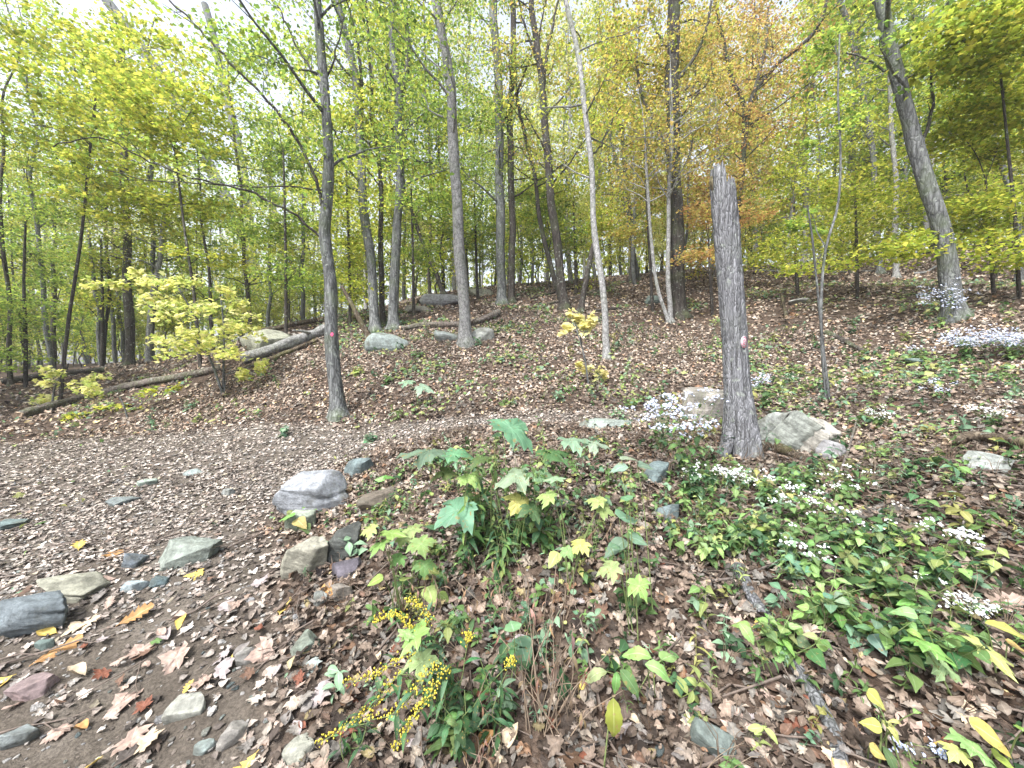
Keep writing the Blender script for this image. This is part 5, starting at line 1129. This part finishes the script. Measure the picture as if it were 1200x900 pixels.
goldenrod('blue-stemmed goldenrod with arching yellow flower sprays at the bottom', 520, 870, [
    {'p': [(500,810,-.05),(470,790,-.10),(440,825,-.12),(400,855,-.12),(372,872,-.12)], 'n': 16},
    {'p': [(520,800,-.05),(505,785,-.12),(478,820,-.15),(458,838,-.16),(425,845,-.16)], 'n': 14},
    {'p': [(530,800,0),(520,790,-.10),(500,820,-.18),(482,845,-.2),(462,880,-.2)], 'n': 14, 'nf': 150},
    {'p': [(510,780,0),(485,745,-.05),(468,722,-.05),(440,728,-.05)], 'n': 12, 'nf': 100, 'f0': 12},
    {'p': [(500,790,0),(480,770,-.05),(465,775,-.08),(432,795,-.08),(405,800,-.08)], 'n': 12},
    {'p': [(540,800,0),(545,770,0),(550,745,0),(545,755,-.06)], 'n': 14, 'nf': 40, 'f0': 14},
    {'p': [(560,820,0),(585,790,0),(600,775,0),(594,784,-.05)], 'n': 14, 'nf': 40, 'f0': 14},
    {'p': [(520,800,0),(510,750,0),(490,710,.05),(478,705,.05)], 'n': 12, 'nf': 50, 'f0': 13}], 5)
herb('dark green leafy base of stems under the goldenrod', 530, 880, .34, 7, 9, 'serrate', .09, GD + G1[:1], .7, 'herb', seed=15)
herb('dark leaved stems right of the goldenrod, no flowers', 590, 860, .32, 5, 9, 'lance', .10, GD, .6, 'herb', seed=16)
herb('short stem of narrow leaves hanging at the lower left of the goldenrod', 415, 880, .16, 4, 8, 'lance', .08, GD + G1[:1], .7, 'herb', seed=17)
# dry stalks in the bottom middle
def stalks(label, px, py, n, h, spread, seed):
    base, d = hit(px, py); t = thing('dry_stalks', label, 'dead plant', base); rs = random.Random(seed)
    for k in range(n):
        b0 = base + np.array([rs.gauss(0, spread * .4), rs.gauss(0, spread * .4), -.03]); a = rs.uniform(0, 6.28); ln = rs.uniform(.05, .5) * h; hh = h * rs.uniform(.5, 1.1)
        e = b0 + np.array([math.cos(a) * ln, math.sin(a) * ln, hh]); sp = spline([b0, (b0 + e) / 2 + np.array([rs.gauss(0, .04), rs.gauss(0, .04), .03]), e], 8)
        g = Geo(); tube(g, sp, np.linspace(.0032, .0012, 8), 4); obj('stalk', g.mesh('stalk', M_DRY, base), t)
        for q in range(2):
            put_leaf(t, base, sp[rs.randint(3, 7)], rs.uniform(0, 6.28), rs.uniform(.6, 1.5), rs.gauss(0, .6), rs.uniform(.03, .07), 'lance', DRYL, 'withered_leaf')
stalks('dense bundle of dry brown stalks in the bottom middle', 645, 850, 26, .50, .14, 1)
stalks('dry brown stalks under the broad-leaved plant', 615, 740, 24, .42, .2, 2)
stalks('loose dry stalks left of the middle clump', 520, 720, 14, .32, .2, 3)
stalks('thin dead stems right of the middle clump', 690, 640, 14, .34, .2, 4)
stalks('withered stems below the goldenrod at the bottom edge', 560, 905, 12, .2, .15, 5)

# asters
def asters(rows, **kw):
    for k, r in enumerate(rows): herb(*r[1:], label=r[0], **kw) if False else None
A_ = [ # label, px, py(base), height, stems, leaves, kind, size, cols, flower, heads, headr, spread
 ('pale blue aster clump left of the snag, tallest stems', 800, 560, .72, 7, 9, 'serrate', .085, GD + G1[:2], LB, 40, .013, .40, .10),
 ('white-blue asters leaning out left of the snag', 775, 530, .55, 6, 7, 'serrate', .075, GD + G1[:1], LB, 38, .013, .5, .10),
 ('aster clump with dark leaves just left of the snag base', 822, 590, .34, 5, 9, 'ovate', .085, G1 + GD, WH, 4, .009, .6, .05),
 ('white aster blooms right at the foot of the snag', 858, 570, .12, 5, 5, 'ovate', .05, G1, WH, 22, .011, .8, .05),
 ('faint blue asters behind the right side of the snag', 890, 462, .25, 4, 5, 'serrate', .07, G1, LB, 28, .015, .5, .08),
 ('blue-white aster drift in front of the large leaning tree', 1135, 420, .32, 11, 6, 'serrate', .09, G1 + GD, LB, 62, .016, 1.3, .16),
 ('second drift of pale asters towards the right edge', 1185, 420, .30, 11, 5, 'serrate', .09, G1, LB, 62, .016, 1.3, .16),
 ('pale asters climbing the foot of the large leaning tree', 1100, 385, .75, 5, 6, 'serrate', .09, G1 + OLIVE, LB, 56, .018, .4, .12),
 ('leafy green aster left of the blue-white drift', 1080, 425, .28, 6, 10, 'serrate', .10, G1, LB, 8, .015, .8, .08),
 ('scattered white asters near the right edge, mid height', 1165, 500, .18, 6, 6, 'serrate', .06, G1 + GD, WH, 22, .010, 1.0, .07),
 ('white asters at the right edge under the black branch', 1130, 655, .14, 5, 5, 'serrate', .05, G1 + GD, WH, 26, .008, 1.0, .05),
 ('white aster sprigs right of the green patch', 1125, 735, .12, 5, 5, 'serrate', .05, G1 + GD, WH, 26, .008, 1.0, .05),
 ('small blue aster in the bottom right foreground', 1068, 895, .06, 3, 3, 'ovate', .04, G1, LB, 8, .008, .6, .018),
 ('white aster tuft in the upper part of the green patch', 945, 620, .20, 6, 7, 'ovate', .06, G1, WH, 24, .008, .8, .06),
 ('white aster tuft right of the upper patch', 995, 590, .18, 5, 7, 'ovate', .06, G1, WH, 20, .008, .8, .06),
 ('sparse white asters on dark soil right of the slabs', 1030, 500, .16, 5, 5, 'ovate', .06, G1 + GD, WH, 14, .009, .8, .06),
 ('small white asters mid slope at the far right', 1105, 470, .2, 5, 5, 'serrate', .06, G1 + GD, LB, 20, .012, .9, .08),
]
for k, (lab, px, py, h, ns, nl_, kd, ls, cols, fl, hd, hr, spd, fs) in enumerate(A_):
    herb(lab, px, py, h * 1.1, ns + 1, nl_, kd, ls * 1.25, cols, spd, 'aster', 'wildflower', fl, None, None, .0022, .15, 40 + k, .35, hd, hr, 0, fs)
PATCH = [(900,640,'leafy green herb at the upper left of the right-hand green patch'),(940,680,'broad-leaved herb in the left of the right-hand green patch'),(985,650,'bright leafed herb in the upper middle of the green patch'),
 (1020,690,'yellow-green herb in the middle of the green patch'),(960,730,'heart-leaved herb at the lower left of the green patch'),(1010,750,'heart-leaved herb at the bottom of the green patch'),(1060,720,'long-leaved herb at the right of the green patch'),
 (1080,770,'sprawling herb at the lower right of the green patch'),(1045,650,'narrow-leaved herb at the upper right of the green patch'),(900,590,'green herb just below the mossy rotten wood'),(940,575,'small green herb under the pale slabs'),
 (920,770,'pointed-leaf herb beside the pale rotting branch'),(1100,690,'low dark-leaved herb at the far right of the green patch'),(860,640,'small leafy herb below the snag aster'),(835,655,'green sprig below the aster left of the snag')]
for k, (px, py, lab) in enumerate(PATCH):
    herb(lab, px, py, .23, 8, 9, R.choice(['ovate', 'ovate', 'serrate']), .080, R.choice([G1 + G2 + GD, G1 + GY + GD, G2 + G1, G1 + GB]), 1.0, 'herb', seed=80 + k, heads=(6 if k in (1, 8, 9) else 0), flower=WH, headr=.008, fspread=.03)
HERBS = [(515,650,'small green tuft left of the middle clump'),(530,740,'small sprig between the goldenrod and the lobed seedlings'),(690,600,'green sprig right of the middle clump'),(655,470,'low leafy tuft on the slope above the middle clump'),
 (430,520,'small whitish-green plant at the far trail edge'),(465,492,'yellow-green tuft on the slope right of the red-marked tree'),(222,480,'green tuft at the far edge of the trail'),(330,512,'low green tuft right of the far trail edge'),
 (395,468,'green sprig behind the slim red-marked tree'),(560,405,'tuft beside the rock right of the slim pale tree'),(665,460,'green tuft below the pale yellow seedling'),(905,400,'small leafy plant right of the snag, mid slope'),
 (930,440,'low green plant right of the snag marker'),(1010,450,'bushy low plant right of the thin stems'),(1060,400,'yellow-green herb under the layered maple'),(1000,380,'olive herb on the slope by the thin stems'),
 (740,480,'green sprig left of the blue asters'),(790,620,'thin-leaved sprig below the rounded blue-grey stone'),(725,490,'small leafy stem at the crest of the bank'),(1040,540,'herb with bronze leaves right of the pale slabs'),(1180,470,'leafy weed at the right edge above the black branch'),
 (455,450,'yellowing herb left of the grey-green leaf pair'),(420,440,'low yellowing tuft behind the red-marked tree'),(490,420,'small green herbs below the long pale rock')]
for k, (px, py, lab) in enumerate(HERBS):
    _, d = hit(px, py); f = min(2.2, .6 + d * .16)
    herb(lab, px, py, .12 * f, 5, 6, R.choice(['serrate', 'ovate', 'lobed']), .055 * f, R.choice([G1, GB, GY + OLIVE, G1 + GY]), .9, 'herb', seed=120 + k)
# low green ground cover nobody could count
n = 60000; x, y = polar(n, 1.8, 20, -60, 60); pm = path_mask(x, y)
dn = fbm(x * .9, y * .9, 200) + .6 * fbm(x * .3, y * .3, 210) + .02 * (x > 2); k = (dn + NR.normal(0, .16, n) > .36) & (NR.random(n) > pm * .95); x, y = x[k], y[k]; n = len(x)
s = NR.uniform(.03, .075, n) * np.clip(np.hypot(x, y) / 6, .7, 1.5); cc = np.array(G1 + GB + OLIVE + GY)[NR.integers(0, 12, n)] * NR.uniform(.7, 1.1, (n, 1))
covt = [leaf_strip(ovate, .4, -.5, .25, .1, .02, 51), leaf_strip(serr, .4, -.6, .25, .1, .02, 52), leaf_fan(MAPLE, -.2, -.3, 0, .05, 53), leaf_strip(lance, .4, -.5, .2, 0, 0, 54)]
scatter('ground_cover', np.stack([x, y, Hn(x, y) + NR.uniform(.02, .12, n)], -1), frames(normals(x, y), NR.uniform(0, 6.28, n), np.abs(NR.normal(0, .5, n)), NR.uniform(0, 6.28, n)), s, cc, NR.integers(0, 4, n),
        [g.mesh('cover_leaf', M_COVER) for g in covt], label='low green seedlings and herbs dotted over the slope', cat='ground cover')

def sprig(kind, seed, n=9, sz=.24, dry=False):
    rs = random.Random(seed); g = Geo(); sp = spline([(0, 0, -.05), (rs.gauss(0, .08), rs.gauss(0, .08), .5), (rs.gauss(0, .2), rs.gauss(0, .2), 1)], 7)
    tube(g, sp, np.linspace(.011, .004, 7), 4, cap=False)
    for k in range(n):
        i = 1 + int(5.5 * k / n); a = k * 2.4 + rs.uniform(-.5, .5); m = Matrix.Rotation(a, 4, 'Z') @ Matrix.Rotation(rs.uniform(-.7, .5), 4, 'X') @ Matrix.Rotation(rs.gauss(0, .4), 4, 'Y'); s_ = sz * rs.uniform(.6, 1.3)
        V, F = np.concatenate(kind.V), kind.Q[0]; V = np.array([(m @ Vector(v * s_))[:] for v in V]) + sp[i]
        g.add(V, F, (1, 1, 1), 0, kind.A[0][:len(V)])
    return g
kn = [leaf_strip(lance, .4, -.5, .25, .1, .0, 61), leaf_strip(serr[::2], .4, -.5, .25, .1, .0, 62), leaf_strip([.01, .2, .3, .22, .1, .01], .4, -.4, .2, 0, 0, 63)]
SPR = [sprig(kn[0], 1, 12, .30), sprig(kn[0], 2, 16, .20), sprig(kn[1], 3, 9, .34), sprig(kn[2], 4, 8, .34), sprig(kn[2], 5, 7, .42), sprig(kn[1], 6, 12, .26)]
def zone(n, r0, r1, fn, a0=-60, a1=62):
    x, y = polar(n, r0, r1, a0, a1); k = NR.random(n) < fn(x, y); return x[k], y[k]
def bank(x, y):
    pm = path_mask(x, y); r = np.hypot(x, y); px_ = 600 + FPX * x / np.maximum(y, .1)
    f = .15 + .5 * (fbm(x * 1.8, y * 1.8, 301) > .05) + .42 * (px_ > 820) * (px_ < 1090) * (fbm(x * 1.1, y * 1.1, 311) > -.05)
    f = f * np.where(px_ < 430, .35, 1) * np.where(r < 1.7, .5, 1); return f * (pm < .1)
x1, y1 = zone(3400, 1.5, 4.6, bank); x2, y2 = zone(3200, 4.6, 13, lambda x, y: (pmz := path_mask(x, y) < .1) * (.10 + .5 * (fbm(x * .8, y * .8, 321) + .25 * (x > 2) > .22)))
x = np.concatenate([x1, x2]); y = np.concatenate([y1, y2]); n = len(x); r = np.hypot(x, y)
h = NR.uniform(.07, .20, n) * np.where(r > 4.6, 1.5, 1.0)
cc = np.array(G1 + GD + GB + OLIVE + G1 + GY[:1])[NR.integers(0, 17, n)] * NR.uniform(.7, 1.15, (n, 1))
scatter('undergrowth', np.stack([x, y, Hn(x, y)], -1), np.stack([NR.normal(0, .25, n), NR.normal(0, .25, n), NR.uniform(0, 6.28, n)], -1), h, cc, NR.integers(0, 6, n), [g.mesh('sprig', M_COVER) for g in SPR],
        label='tangle of small green and bronze sprigs over the bank', cat='undergrowth')
# dead grass blades and thin dry stems of the bank
DS = []
for k in range(3):
    g = Geo(); rs = random.Random(k)
    for j in range(5):
        a = rs.uniform(0, 6.28); l = rs.uniform(.2, .7); tube(g, spline([(0, 0, -.05), (math.cos(a) * l * .3, math.sin(a) * l * .3, .6), (math.cos(a) * l, math.sin(a) * l, rs.uniform(.5, 1.0))], 5), np.linspace(.010, .003, 5), 3, cap=False)
    DS.append(g.mesh('dry_blade', M_COVER))
x, y = zone(1500, 1.4, 6, lambda x, y: (path_mask(x, y) < .15) * (.2 + .6 * (fbm(x * 1.5, y * 1.5, 401) > .0))); n = len(x)
cc = np.array([(.26, .19, .14), (.18, .125, .09), (.34, .27, .2)])[NR.integers(0, 3, n)]
scatter('dry_grass', np.stack([x, y, Hn(x, y)], -1), np.stack([NR.normal(0, .3, n), NR.normal(0, .3, n), NR.uniform(0, 6.28, n)], -1), NR.uniform(.08, .26, n), cc, NR.integers(0, 3, n), DS, label='thin dead stems and grass standing out of the litter', cat='dry grass')

# ------------------------------------------------------------------ thin autumn haze in the wood
me = bpy.data.meshes.new('haze'); x0, x1, y0, y1, z0_, z1_ = -265, 265, -265, 265, -14, 44
me.from_pydata([(x, y, z) for z in (z0_, z1_) for x, y in ((x0, y0), (x1, y0), (x1, y1), (x0, y1))], [], [(3, 2, 1, 0), (4, 5, 6, 7), (0, 1, 5, 4), (1, 2, 6, 5), (2, 3, 7, 6), (3, 0, 4, 7)])
m = bpy.data.materials.new('haze'); m.use_nodes = True; m.node_tree.nodes.clear(); o_ = m.node_tree.nodes.new('ShaderNodeOutputMaterial'); v = m.node_tree.nodes.new('ShaderNodeVolumePrincipled')
v.inputs['Color'].default_value = (.93, .95, 1, 1); v.inputs['Density'].default_value = .0011; v.inputs['Anisotropy'].default_value = .2; m.node_tree.links.new(v.outputs[0], o_.inputs['Volume']); me.materials.append(m)
obj('haze', me, kind='stuff')
